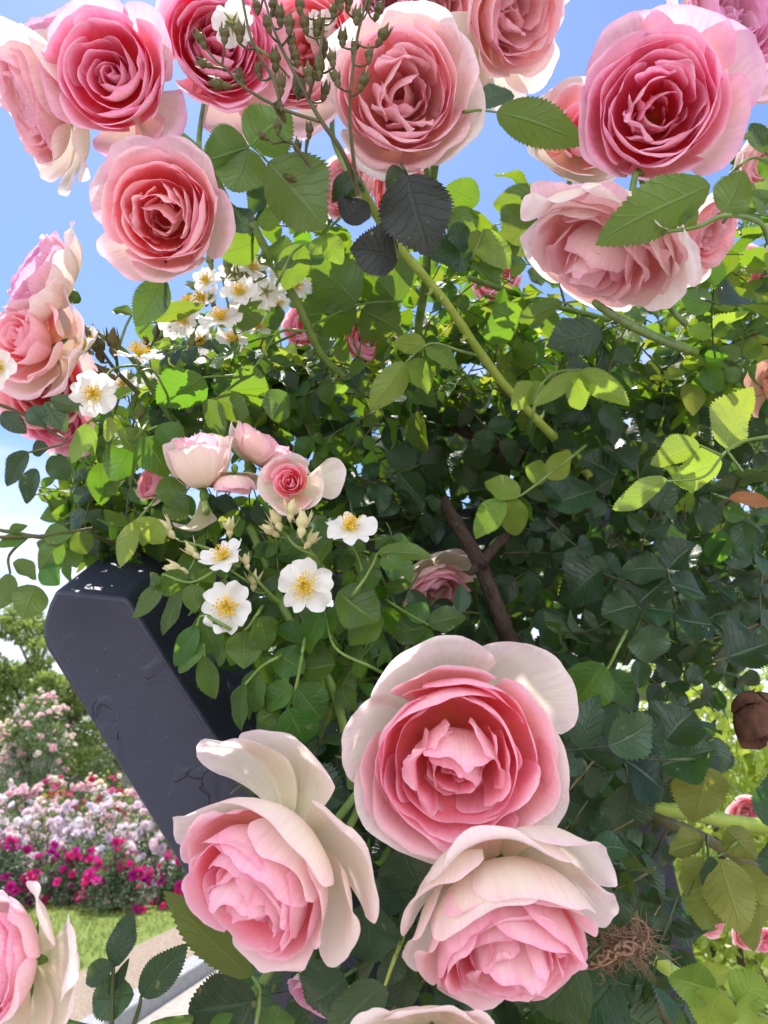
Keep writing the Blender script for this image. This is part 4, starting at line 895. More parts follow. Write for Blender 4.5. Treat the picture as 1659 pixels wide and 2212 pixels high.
rose("pale pink rose cut by the lower left edge of the picture, cream petals hanging",-12,2085,.36,128,(-.55,.25,.70),'quartered',SP,14,
     guards=[(-60,1.55,.75,48,.5),(-20,1.6,.6,58,.55,.08),(20,1.5,.6,50,.6,.08),(-95,1.3,.7,40,.4),(60,1.3,.6,30,.5)],stem=[(110,2190,.44),(260,2240,.46)])
rose("cream rose at the bottom edge, only its upper petals in the picture",935,2345,.36,135,(.0,-.30,.95),'cup',BL,15,
     guards=[(90,1.4,.8,34,.5),(45,1.35,.7,36,.5),(135,1.4,.7,40,.5),(170,1.3,.6,40,.4)])
rose("lilac pink rose hidden behind the lower left front rose",700,2150,.50,75,(-.3,-.5,.7),'cup',MV,16,fine=False)
# upper roses
rose("deep pink rose with a swirled red heart, upper left, facing the camera",238,158,.56,122,(-.03,-.22,1),'spiral',MA,21,guards=[(100,1.18,.9,20,.4),(20,1.18,.8,20,.4),(-60,1.28,.7,34,.4),(-95,1.25,.8,30,.4),(170,1.15,.8,16,.4)],stem=[(360,265,.62),(440,335,.63),(490,430,.66)],roll=.3)
rose("round coral pink rose against the sky below the swirled one",352,462,.52,120,(-.05,-.20,1),'hero',CO,22,guards=[(120,1.28,.7,26,.35),(160,1.25,.6,28,.35,.05),(60,1.2,.8,20,.4),(-10,1.22,.7,22,.4),(-140,1.25,.6,26,.35,.04),(-90,1.12,.8,14,.4)],stem=[(450,420,.60),(545,480,.63)])
rose("faded beige pink rose seen from the side at the upper left edge",70,225,.60,118,(-.55,-.30,.35),'cup',BL,23,guards=[(-100,1.5,.6,30,.5,.06),(-60,1.5,.6,36,.5,.06),(-140,1.35,.6,26,.5),(80,1.3,.8,24,.4),(20,1.3,.7,30,.4)],roll=0)
rose("old mauve rose with curled petals at the top left corner behind the swirled one",130,55,.66,95,(-.3,.55,.5),'quartered',MV,24,guards=[(-90,1.3,.8,20,.4),(200,1.3,.6,30,.5)])
rose("deep pink rose cut by the top edge, right of the swirled one",470,95,.66,125,(.25,-.15,.75),'quartered',MA,25,guards=[(-70,1.5,.6,36,.3,.05),(-30,1.3,.7,26,.4),(20,1.25,.7,24,.4)],stem=[(430,300,.68),(440,340,.66)])
rose("pink rose behind the tall bud spray at the top edge",655,110,.70,125,(-.3,-.1,.8),'cup',CO,26,guards=[(60,1.3,.7,26,.4),(-80,1.3,.8,24,.4),(200,1.25,.7,20,.4)],stem=[(720,300,.72),(790,440,.70)])
rose("large soft pink rose with a ragged heart right behind the bud spray",868,200,.56,146,(.03,-.18,1),'hero',BL,27,guards=[(80,1.18,.8,16,.4),(0,1.14,.8,14,.35),(-90,1.18,.9,18,.3),(180,1.16,.8,16,.4)],stem=[(920,360,.62),(925,480,.66)],roll=1.2)
rose("pale salmon rose at the top edge seen from below, right of the middle",1115,25,.62,118,(.15,-.15,.2),'cup',BL,28,guards=[(-70,1.55,.6,40,.4,.06),(-100,1.55,.55,36,.4,.08),(-130,1.45,.6,30,.4),(-30,1.4,.6,30,.4),(60,1.3,.8,20,.4)],stem=[(1035,85,.66),(1010,160,.68),(950,330,.70)])
rose("pale salmon rose at the top edge left of the one seen from below",945,20,.68,105,(.2,-.3,.6),'quartered',BL,29,guards=[(-60,1.3,.7,26,.4),(-120,1.3,.7,26,.4)])
rose("mauve pink rose just above the soft pink one at the top edge",835,-10,.72,70,(.0,-.2,.8),'cup',MV,30,fine=False)
rose("large magenta pink rose with an orange glow, upper right",1418,232,.50,146,(-.30,-.14,1),'hero',MA,31,hc=(-.16,.02),guards=[(15,1.32,.8,34,.45),(-25,1.40,.75,40,.4),(62,1.25,.8,28,.45),(-70,1.25,.8,24,.35),(140,1.15,.8,12,.4)],stem=[(1580,300,.58),(1640,290,.60),(1720,330,.62)],roll=.9)
rose("old mauve rose at the top right corner above the magenta one",1580,45,.58,130,(.25,.15,.6),'quartered',MV,32,guards=[(-80,1.4,.8,30,.4),(-40,1.5,.7,34,.4),(170,1.25,.8,24,.4)])
rose("cream and pink rose half hidden behind the large magenta one",1262,285,.62,92,(-.05,.05,1),'bud',SP,33,guards=[(90,1.25,.9,16,.35),(200,1.25,.9,22,.35),(-90,1.3,.9,22,.35),(150,1.2,.8,20,.4),(-30,1.2,.9,22,.4)],stem=[(1225,420,.68),(1200,520,.72)])
rose("small magenta rose peeping out left of the cream one at upper right",1198,245,.70,58,(-.5,.2,.7),'cup',MA,34,fine=False)
rose("big blush rose seen from the side, under the large lit leaf at right",1300,550,.50,150,(-.45,-.85,.16),'ball',BL,35,guards=[(60,1.25,.7,18,.6),(0,1.25,.7,22,.6,.05),(-60,1.3,.6,26,.6,.05),(130,1.15,.7,14,.6),(190,1.15,.7,12,.6),(-100,1.2,.7,16,.6)],stem=[(1440,640,.56),(1480,700,.62)],roll=.4,nguard=8)
rose("pink rose at the right, beside and behind the big blush one",1530,505,.58,85,(.4,-.35,.4),'cup',BL,36,guards=[(-60,1.3,.7,24,.5),(-120,1.25,.7,24,.5),(60,1.2,.7,20,.5)])
rose("pale pink rose at the right edge under the large magenta one",1640,350,.64,70,(.4,-.3,.5),'cup',BL,37,fine=False)
rose("pale pink rose at the right edge above the dark leaves, mostly outside the picture",1670,590,.80,55,(-.4,.1,.7),'cup',BL,38,fine=False)
# left edge stack
rose("rose with mauve outer and cream inner petals, topmost of the stack at the left edge",80,590,.62,98,(-.62,.40,.55),'cup',MV,41,guards=[(0,1.35,.7,30,.5,.06),(-40,1.45,.6,34,.5,.06),(40,1.3,.6,26,.4),(-90,1.3,.7,26,.4)])
rose("cupped rose with a magenta heart, second of the stack at the left edge",58,735,.60,96,(-.38,.10,.8),'bud',CO,42,guards=[(0,1.55,.8,36,.4,.05),(-40,1.5,.7,34,.4),(50,1.4,.8,30,.4),(-90,1.3,.9,24,.4),(180,1.2,.9,16,.4)])
rose("coral rose third of the stack at the left edge, behind the white flower",95,838,.64,90,(.1,-.1,.9),'cup',CO,43,guards=[(20,1.3,.7,28,.4),(90,1.25,.8,20,.4),(180,1.2,.8,20,.4)])
rose("red rose lowest of the stack at the left edge, lit from behind",118,905,.68,78,(.0,-.5,.6),'cup',MA,44,guards=[(-60,1.2,.8,10,.4)])
# middle group above the white flowers
rose("half open pale pink rose seen from the side, above the white flowers",430,990,.58,66,(-.12,1.0,.10),'bud',SP,51,squash=1.75,nguard=3,guards=[(-100,1.25,.9,2,.15),(-40,1.3,.8,5,.2,.05),(205,1.25,.8,5,.2),(-60,2.1,.55,95,.3,.05),(90,1.1,.9,6,.3)],stem=[(430,1110,.66),(470,1180,.68)])
rose("blush rose with ruffled edge lying sideways behind the half open one",574,968,.60,80,(.52,.82,-.05),'cup',BL,52,guards=[(-60,1.3,.8,22,.5),(-120,1.3,.8,20,.4),(60,1.2,.8,20,.5)])
rose("opening pink rose with a deep pink eye and one cream petal folded back",628,1042,.55,58,(-.06,.12,1),'bud',SP,53,guards=[(8,1.95,.62,52,.35),(-20,1.30,.9,16,.3),(100,1.10,1.0,6,.2),(180,1.20,.9,14,.3),(-100,1.20,1.0,12,.3)],stem=[(650,1130,.62),(690,1220,.64)],nguard=2)
rose("small pink rose under the leaves left of the half open one",330,1040,.62,44,(-.6,.35,.6),'cup',SP,54,guards=[(-60,1.4,.8,30,.4),(0,1.4,.7,34,.4)],fine=False)
rose("cream pink rose low behind the half open one, a broad cream petal drooping",505,1050,.575,46,(-.05,-1.0,.0),'cup',SP,55,guards=[(-100,2.1,.75,34,.25,.03),(-45,1.9,.75,36,.25,.04),(210,1.5,.8,34,.3)],fine=False)
# within the foliage
rose("peach pink rose in shade behind the old brown cane",945,1285,.80,75,(.3,-.5,.75),'cup',BL,61,guards=[(90,1.4,.8,36,.3,.06),(40,1.5,.6,40,.3,.06),(150,1.3,.8,34,.3)])
rose("pink rose hidden behind the foot of the tall bud spray",745,400,.74,70,(-.5,.0,.6),'cup',BL,62,fine=False)
rose("red pink rose just above the black leaf, with a pink petal to the right",870,410,.74,78,(.35,-.3,.6),'cup',CO,63,fine=False)
rose("pink rose seen through the leaves left of the bent green cane",660,700,.92,55,(-.4,.2,.7),'cup',SP,64,fine=False)
rose("cream pink rose in the leaves right of the bent green cane",800,735,.92,60,(.2,.3,.8),'cup',SP,65,fine=False)
rose("red rose glimpsed under the dark leaves in the middle",820,625,.92,42,(.2,-.2,.8),'cup',CO,66,fine=False)
rose("pale pink rose in the leaves left of the big blush one",1075,605,.98,56,(-.3,.2,.7),'cup',SP,67,fine=False)
rose("magenta rose in the dark leaves at the right edge",1652,745,.92,36,(-.4,.0,.7),'cup',MA,68,fine=False)
rose("pale pink rose far in the leaves at right, under the grey leaf",1625,565,1.0,40,(-.2,.3,.8),'cup',BL,69,fine=False)
grp2="small pale pink roses beyond the arch at lower right"
for k,(x,y,d,r,lab) in enumerate([(1612,1758,1.5,38,"pale pink rose between the olive leaves and the right edge, above the brown cane"),(1590,1812,1.5,26,"pale pink rose just under the brown cane at lower right"),(1537,1998,1.7,26,"pale pink rose left of the bright cluster at lower right"),
        (1580,1968,1.7,26,"round pale pink rose, highest of the cluster at lower right"),(1612,2020,1.7,31,"largest pale pink rose of the cluster at lower right"),(1648,2030,1.7,26,"pale pink rose at the right end of the lower cluster"),(1378,1915,1.6,18,"tiny pink rose seen through the gap above the twine")]):
    rose(lab,x,y,d,r,(-.2+.1*k%.3,.1,.9),'cup',SP if k%2 else BL,80+k,fine=False,group=grp2,nguard=4)
# withered ones at the right edge
M_DRY=plain_mat("dry brown petal",(.06,.026,.018),(.17,.08,.05),.75,60,.8,.2,.2)
M_DRYO=plain_mat("dry orange petal",(.62,.30,.20),(.75,.48,.36),.7,50,.6,.35,.2)
PAL["dry brown"]=M_DRY; PAL["dry orange"]=M_DRYO
rose("withered brown rose hanging at the right edge",1640,1550,.66,50,(.15,-.7,.5),'ball',"dry brown",91,squash=1.9,guards=[(-90,1.5,.9,2,.2),(30,1.5,.9,4,.2),(150,1.5,.9,2,.2)],group=None,nguard=2,fine=False)
rose("withered peach rose with a pointed petal at the right edge",1690,835,.60,50,(.3,.2,.8),'cup',"dry orange",92,guards=[(170,1.6,.5,50,.3,.1),(215,1.8,.35,55,.3,.1),(120,1.2,.6,40,.3)],group=None,fine=False)

# ------------------------------------------------------------------ white single flowers
wf=white_flower
wf("white flower with yellow heart, highest and rightmost of the lower four",757,1143,.54,56,(.0,.8,.6),1,stem=[(775,1210,.56),(790,1270,.57)],cup=.25)
wf("white flower with yellow heart, left of the lower four, petals raised",485,1205,.54,50,(-.3,.75,.55),2,stem=[(540,1260,.56),(590,1300,.58)],cup=.5)
wf("white flower fully facing, second from the right of the lower four",660,1265,.53,62,(-.05,.10,1),3,stem=[(680,1330,.57),(720,1380,.58)],cup=.22,roll=.4)
wf("white flower lowest of the lower four, in front of the green leaves",492,1312,.53,58,(-.12,.10,1),4,stem=[(530,1370,.57),(560,1420,.58)],cup=.22,roll=.9)
wf("white flower hanging over the coral rose at the left edge",203,850,.56,50,(.2,-.1,.9),5,cup=.3,stem=[(240,800,.60),(290,790,.62)],roll=.6)
wf("white flower with drooping petals above the hanging one at left",190,755,.60,48,(-.5,.5,.5),6,cup=.5)
wf("white flower seen edge on with a brush of yellow stamens at left",300,770,.60,56,(.1,.95,.25),7,cup=.1,stem=[(330,800,.62),(360,850,.64)])
wf("white flower at the left picture edge beside the coral rose",2,795,.56,42,(-.3,.1,.9),8,cup=.3)
wf("white flower with yellow centre lit from behind, just under the coral pink rose",448,608,0.635,34,(-.4,.3,.8),9,cup=.4)
wf("white flower topmost of the cluster below the coral pink rose",505,592,0.655,38,(.1,.3,-.85),10,cup=.4)
wf("white flower in the cluster with bright orange stamens facing up",518,635,0.615,42,(.0,.62,.72),11,cup=.35)
wf("white flower rightmost of the cluster, next to the curled leaf",575,630,0.635,40,(.2,-.2,-.9),12,cup=.4)
wf("white flower with wide flat petals low in the cluster",478,690,0.615,46,(.0,.75,.6),13,cup=.15)
wf("white flower at the left end of the cluster, half behind a leaf",405,655,0.655,34,(-.2,.8,.45),14,cup=.3)
wf("white flower bottom left of the cluster with petals hanging",378,700,0.655,36,(-.5,.2,-.7),15,cup=.4)
wf("white flower bottom of the cluster above the dark leaf",500,735,0.655,34,(.2,.5,.7),16,cup=.4)
wf("small white flower low at the left of the cluster, beside dark buds",435,735,0.675,32,(-.2,-.3,.8),17,cup=.4)
wf("white flower behind the curled leaf right of the cluster",640,620,0.695,36,(.3,.4,.7),18,cup=.3)
wf("small white flower in the leaves under the cluster",600,655,0.735,30,(.1,.4,.8),20,cup=.3)
wf("white flower seen from behind at the top, left of the bud spray",502,50,.58,48,(.15,.45,-.8),19,cup=.4,stem=[(530,85,.60),(590,130,.60)],roll=.4)
wf("white flower in the sprig behind the hanging white flower at left",265,830,.70,30,(.3,.3,.8),21,cup=.4)
wf("white flower low in the left sprig near the leaves",330,830,.74,30,(-.2,.4,.8),22,cup=.4)
wf("yellowish white petals of a flower hidden behind the buds at top centre",690,70,.68,42,(.2,.6,-.6),23,cup=.5)

wf("white flower peeping between two others at the top of the cluster",545,580,.645,36,(.3,.5,.7),31,cup=.4)
wf("white flower turned away in the middle of the cluster, green calyx showing",535,665,.65,41,(-.2,.1,-.9),32,cup=.5)
wf("tilted white flower between the wide flat one and the orange centred one",440,650,.65,43,(-.3,.6,.6),33,cup=.35)
wf("white flower at the right below the curled leaf, orange stamens",605,600,.66,38,(.4,.55,.6),34,cup=.3)
wf("white flower at the lower right of the cluster beside the pink rose in the leaves",555,710,.66,38,(.2,.7,.5),35,cup=.3)
wf("white flower hanging at the lower left of the cluster over the dark leaf",400,690,.64,36,(-.4,-.3,.8),36,cup=.4)
# ------------------------------------------------------------------ buds
bud_spray("tall branching spray of bronze green buds in front of the soft pink rose",
  [[(775,420,.53),(740,330,.51),(690,255,.50),(640,165,.50),(600,85,.50),(565,-20,.50)],[(770,395,.52),(757,280,.505),(758,190,.50),(772,80,.50),(795,-10,.50)],
   [(690,262,.50),(610,235,.50),(530,190,.50),(480,140,.495)],[(665,215,.50),(690,120,.50),(700,40,.50)],[(610,240,.50),(590,170,.50),(545,90,.50),(520,-20,.50)]],
  [(437,92,-.5,.9),(485,82,0,1),(518,78,0,1),(522,172,-.3,.8),(447,140,-.9,.3),(483,184,-1,.2),(605,42,-.1,1),(648,18,0,1),(595,138,0,1),(607,190,0,1),(640,190,.2,1),(685,64,.2,1),(720,30,0,1),(740,88,0,1),(718,132,-.2,1),(700,112,0,1),(797,125,0,1),(822,85,.5,.8),(660,60,-.2,1),(625,60,0,1),(580,60,-.3,1),(555,20,-.2,1),(735,10,-.2,1),(765,105,.3,1),(728,175,-.3,1),(640,130,-.2,1),(700,205,.3,1),(610,250,-.4,.8),(560,160,-.2,1),(780,185,.4,.9),(590,20,0,1),(815,30,.4,1),(668,168,-.1,1),(648,200,.3,1),(752,12,.2,1),(795,12,.1,1),(770,40,.1,1),(630,100,0,1),(690,155,0,1)],
  .50,'dark',33,M_DSTEM,.0011,71)
bud_spray("small dark bud sprig against the sky left of the big lit leaf",[[(700,410,.57),(670,360,.565),(630,310,.56),(590,310,.56)],[(660,345,.565),(662,300,.56)]],[(573,298,-.8,.5),(600,280,0,1),(642,325,0,1),(668,288,.1,1),(632,388,-.8,.3)],.56,'dark',27,M_DSTEM,.0011,72)
bud_spray("cluster of three green yellow buds between the opening rose and the highest white flower",[[(700,1230,.57),(670,1190,.56),(640,1150,.555)],[(680,1200,.56),(640,1180,.555),(615,1150,.555)]],[(600,1130,-.4,1),(652,1140,.1,1),(668,1172,.6,.8),(628,1110,.1,1),(590,1150,-.8,.6)],.55,'open',40,None,.0012,73)
bud_spray("green yellow buds at the left above the raised white flower",[[(520,1230,.58),(460,1190,.57),(400,1170,.565)],[(500,1215,.57),(497,1180,.565)]],[(365,1148,-.6,.8),(496,1145,0,1),(388,1232,-.9,.3),(420,1195,-.5,.5)],.56,'open',40,None,.0012,74)
bud_spray("pair of peach tipped buds between the white flowers",[[(600,1300,.57),(570,1270,.56),(545,1240,.555)]],[(533,1218,-.2,1),(548,1262,.1,1)],.555,'open',30,None,.0011,75)
bud_spray("bronze buds above the hanging white flower at the left edge",[[(300,850,.64),(250,800,.62),(215,750,.61)],[(255,805,.62),(250,760,.61)]],[(215,760,-.2,1),(245,750,0,1),(235,810,-.6,.4),(200,735,-.3,1)],.61,'dark',44,M_DSTEM,.0013,76)
bud_spray("green buds standing among the cluster of white flowers",[[(520,760,.66),(500,690,.65),(480,600,.645)],[(500,690,.65),(545,640,.645),(560,600,.645)],[(505,700,.65),(440,680,.645),(400,660,.645)]],[(428,618,-1,.2),(492,580,0,1),(520,588,0,1),(535,585,0,1),(565,600,.3,1),(455,570,-.2,1),(580,660,.2,1),(530,700,0,1),(415,730,-.2,-.8),(460,655,-.3,1)],.645,'green',30,None,.0009,77)
bud_spray("tiny dark buds on thin stalks against the sky at left",[[(300,790,.72),(330,740,.72),(345,690,.72)],[(330,740,.72),(360,720,.72)]],[(338,685,0,1),(355,712,.3,1),(337,725,0,1),(318,745,-.3,1)],.72,'dark',24,M_DSTEM,.0008,78)
bud_spray("thin green bud stalks in front of the cream pink rose in the leaves",[[(770,820,.80),(775,770,.80),(782,720,.80)],[(775,770,.80),(760,725,.80)]],[(756,712,-.1,1),(783,712,.1,1),(805,738,.4,1),(770,705,0,1)],.80,'green',26,None,.0009,79)
bud_spray("green buds rising left of the stack of roses' leaves",[[(330,960,.70),(290,900,.70),(275,850,.70)]],[(268,850,-.2,1),(290,870,.2,1),(300,900,.4,1),(283,820,0,1)],.70,'green',26,None,.0009,80)
# ------------------------------------------------------------------ leaf sprays standing clear of the bush
M_DRYL=leaf_mat("dry orange leaf",(.30,.11,.03),(.34,.15,.05),(.45,.16,.03),.3,(.36,.20,.08),.6,.2)
s=spray; D_,M_,Y_,O_,K_=M_LDARK,M_LMID,M_LYOUNG,M_LOLIVE,M_LBLACK
s("sunlit green leaflets against the sky right of the coral pink rose",[(540,316,620,238,95,.60,-1),(538,318,442,345,80,.60,-1),(535,318,508,422,98,.60,-1)],[[(440,335),(455,300),(500,305),(540,316)]],M_,d=.60,lift=.7)
s("big lit leaf with pale veins under the bud sprig",[(578,350,700,495,125,.57,-1)],[[(560,330),(578,350)]],M_,d=.57,lift=.75)
s("dark and pale leaflets close to the coral pink rose's right side",[(585,415,530,450,55,.62,1),(552,475,610,470,40,.62,-1),(545,500,495,448,50,.60,1)],[[(545,520),(552,475),(585,415)]],D_,d=.62,lift=.3)
s("lit leaf below right of the coral pink rose",[(560,520,472,548,55,.62,-1)],[[(575,530),(560,520)]],M_,d=.62,lift=.8)
s("grey blue leaf hanging below the coral pink rose against the sky",[(352,600,300,705,62,.54,1)],[[(360,560),(352,600)]],D_,d=.54,lift=.1)
s("small serrated leaf against the sky beside the grey blue one",[(285,680,240,663,22,.62,1),(330,690,436,652,32,.62,-1)],[[(258,745),(272,705),(285,680)],[(300,720),(330,690)]],M_,d=.62,lift=.6)
s("curled leaf on the bent green cane right of the white cluster",[(655,528,612,622,58,.60,-1),(560,550,650,575,70,.62,1),(640,520,690,590,55,.62,1)],[[(605,600),(630,550),(655,528)]],M_,d=.60,lift=.5)
s("bright yellow green little leaf under the bud spray's foot",[(700,505,742,568,42,.60,-1),(700,508,675,560,30,.60,-1)],[[(735,470),(700,505)]],Y_,d=.60,lift=.6)
s("pair of broad backlit leaves in the middle, shaded on top",[(770,655,685,575,100,.68,-1),(860,660,790,560,110,.69,-1),(770,665,640,700,95,.70,-1),(780,670,860,720,85,.70,-1)],[[(640,720),(770,660),(870,650)]],M_,d=.69,lift=.7)
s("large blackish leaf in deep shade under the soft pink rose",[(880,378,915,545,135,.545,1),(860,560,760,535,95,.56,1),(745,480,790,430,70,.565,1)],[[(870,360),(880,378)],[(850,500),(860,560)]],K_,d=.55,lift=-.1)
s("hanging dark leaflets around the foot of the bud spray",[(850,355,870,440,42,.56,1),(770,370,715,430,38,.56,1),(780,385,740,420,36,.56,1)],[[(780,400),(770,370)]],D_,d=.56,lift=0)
s("dark leaf against the sky right of the soft pink rose",[(1030,232,1118,180,48,.58,1)],[[(1000,255),(1030,232)]],D_,d=.58,lift=.2)
s("lit pointed leaf against the sky pointing at the large magenta rose",[(1072,242,1262,296,72,.56,-1)],[[(1005,242),(1035,238),(1072,242)]],M_,d=.56,lift=.6)
s("bright leaflets against the sky left of the big blush rose",[(1180,420,1062,455,52,.70,-1),(1200,432,1150,450,32,.70,-1),(1160,462,1078,545,95,.70,-1),(1222,415,1190,395,22,.7,1),(1035,435,965,405,50,.68,-1),(990,445,1010,520,60,.68,-1)],[[(1240,440),(1200,428),(1180,420)],[(1170,440),(1160,462)]],M_,d=.70,lift=.65)
s("yellow leaf half folded above the thick yellow green cane",[(1045,495,1088,590,58,.66,-1),(1020,500,1050,560,34,.66,-1)],[[(1020,560),(1045,495)]],Y_,d=.66,lift=.3)
s("dark leaflets beside the thick yellow green cane",[(1020,545,935,560,82,.68,1),(985,480,1000,545,48,.67,1)],[[(1040,560),(1020,545)]],D_,d=.68,lift=.2)
s("large bright leaf with fine veins in front of the big blush rose",[(1535,400,1282,525,96,.44,-1),(1565,462,1606,376,74,.45,-1),(1510,458,1470,480,42,.45,-1)],[[(1660,520,.5),(1640,480,.47),(1567,465,.45),(1500,492,.45),(1400,503,.45)],[(1567,468,.45),(1565,460,.45)]],M_,d=.445,lift=.45,srad=.0016)
s("leaflets at the right edge beside the bright leaf",[(1585,450,1665,425,36,.50,-1),(1640,460,1680,380,60,.5,-1)],[[(1570,470),(1585,450)]],M_,d=.50,lift=.5)
s("dark leaf at the right edge beside the magenta rose",[(1655,330,1628,262,40,.54,1)],[[(1670,350),(1655,330)]],D_,d=.54,lift=.1)
s("curved green stalk at the right edge under the magenta rose",[(1640,345,1680,375,30,.52,-1)],[[(1590,365),(1615,345),(1640,342),(1680,360)]],M_,d=.52,lift=.5)
s("large blue grey leaf at the right edge in front of the sunlit leaves",[(1557,658,1680,668,92,.58,1)],[[(1530,650),(1557,658)]],D_,d=.58,lift=.9)
s("wide dark leaf under the big blush rose",[(1300,715,1186,738,84,.60,1)],[[(1330,705),(1300,715)]],D_,d=.60,lift=.5)
s("lit long leaf left of the dark leaf under the big blush rose",[(1215,655,1110,690,34,.64,-1),(1130,690,1060,665,40,.66,-1),(1120,705,1040,720,55,.68,-1)],[[(1250,650),(1215,655)]],M_,d=.64,lift=.8)
s("pale yellow green leaflets left of the thick cane",[(875,782,805,888,58,.62,-1),(880,782,938,838,52,.62,1),(920,748,850,735,36,.62,-1),(920,745,988,792,38,.62,1)],[[(1000,760),(930,742),(876,782)]],Y_,d=.62,lift=.5)
s("bright yellow arching leaflets right of the thick cane",[(1255,800,1355,872,44,.60,-1),(1235,808,1275,882,62,.60,1),(1255,800,1150,882,34,.60,-1),(1155,830,1094,878,42,.60,-1),(1170,825,1140,870,40,.60,1)],[[(1150,900),(1165,840),(1200,805),(1255,798)]],Y_,d=.60,lift=.5)
s("large pale leaf at the right edge above the yellow one",[(1567,968,1605,838,98,.56,-1)],[[(1590,1000),(1567,968)]],Y_,d=.56,lift=.3)
s("sunny yellow green leaf and its long lower neighbour at right",[(1512,962,1400,998,58,.56,-1),(1440,1035,1315,1096,44,.56,-1),(1560,1000,1450,1030,70,.57,-1),(1500,1060,1440,1010,50,.57,1)],[[(1680,940),(1600,955),(1560,985),(1520,1030),(1440,1040)],[(1560,985),(1512,962)]],Y_,d=.56,lift=.55,stalk_mat=M_STEM)
s("three rounded yellow green leaflets in front of the dark foliage",[(1122,1072,1050,1032,48,.66,1),(1088,1078,1025,1158,50,.66,1),(1108,1075,1112,1160,54,.66,1),(1182,1030,1137,1010,44,.67,1),(1180,1032,1238,982,46,.67,1)],[[(1237,985),(1180,1030),(1125,1070),(1095,1080)]],Y_,d=.66,lift=.25)
s("mid green leaf with teeth, in shade right of the three yellow green leaflets",[(1285,1060,1184,1095,72,.70,1),(1330,1030,1260,985,64,.70,1),(1215,1080,1180,1030,48,.7,1)],[[(1310,1040),(1285,1060)]],D_,d=.70,lift=.6)
s("compound leaf of five grey green leaflets in the dark foliage at right",[(1378,1308,1300,1322,58,.66,1),(1380,1305,1436,1243,58,.66,1),(1385,1312,1452,1330,52,.66,1),(1375,1320,1330,1370,50,.66,1),(1400,1350,1402,1432,90,.65,1)],[[(1360,1400),(1385,1330),(1378,1308)],[(1385,1330),(1400,1350)]],D_,d=.66,lift=.75)
s("pair of dusty leaflets above the five grey green ones",[(1450,1262,1530,1275,54,.67,1),(1440,1232,1342,1215,52,.67,1),(1445,1230,1496,1163,54,.67,1),(1300,1230,1230,1280,70,.68,1)],[[(1455,1300),(1445,1245),(1440,1230)]],D_,d=.67,lift=.7)
s("blue grey leaves at the right edge in front of the bright gap",[(1572,1420,1665,1402,86,.64,1),(1540,1350,1450,1350,86,.68,1)],[[(1540,1430),(1572,1420)]],D_,d=.64,lift=.8)
s("green leaf with a sun glint right of the large pink rose",[(1300,1432,1242,1525,88,.58,1),(1312,1450,1368,1522,56,.60,1)],[[(1340,1390),(1312,1445),(1300,1432)]],M_,d=.58,lift=.35)
s("leaf with a white sun patch at the right of the large pink rose",[(1350,1630,1238,1622,46,.56,1),(1350,1622,1432,1580,46,.57,1),(1345,1640,1452,1700,80,.57,1),(1440,1600,1490,1530,85,.60,1),(1430,1655,1540,1620,80,.61,1)],[[(1480,1640),(1410,1640),(1350,1628)]],D_,d=.57,lift=.8)
s("round blue green leaf below the sun patched one",[(1358,1690,1348,1795,108,.56,1),(1245,1700,1275,1800,80,.58,1)],[[(1350,1650),(1358,1690)]],D_,d=.56,lift=.5)
s("olive leaf in front of the bright gap, over the brown cane",[(1525,1655,1512,1785,98,.60,-1)],[[(1530,1630),(1525,1655)]],O_,d=.60,lift=.2)
s("translucent olive leaves hanging below the brown cane at right",[(1520,1815,1450,1845,62,.62,-1),(1518,1855,1478,1930,66,.62,-1),(1555,1855,1590,2005,92,.60,-1),(1540,1900,1520,2000,80,.61,-1),(1600,1870,1640,1960,70,.62,-1),(1640,1960,1650,2060,70,.6,-1),(1570,1790,1620,1850,56,.63,-1)],[[(1590,1820),(1560,1845),(1520,1855)],[(1520,1815),(1520,1855)]],O_,d=.62,lift=.15)
s("dark little leaf hanging among the olive ones",[(1530,1850,1540,1935,42,.595,1)],[[(1528,1820),(1530,1850)]],D_,d=.595,lift=.1)
s("grey leaf at the right edge beside the sunny shrub",[(1672,1790,1672,1640,80,.60,1),(1680,1900,1660,1800,60,.6,1)],[[(1690,1800),(1672,1790)]],D_,d=.60,lift=.4)
s("light green spray of rounded leaflets in the lower right corner",[(1548,2138,1432,2110,66,.50,1),(1552,2132,1528,2076,62,.50,1),(1590,2160,1642,2105,62,.50,1),(1556,2140,1522,2225,82,.49,1),(1592,2168,1645,2225,66,.49,1)],[[(1660,2200),(1590,2162),(1550,2136)]],Y_,d=.50,lift=.35)
s("bluish dark leaves below the twine knot",[(1240,2130,1140,2190,90,.60,1),(1330,2110,1240,2210,110,.60,1),(1320,2170,1420,2230,100,.60,1)],[[(1340,2080),(1330,2110)]],D_,d=.60,lift=.6)
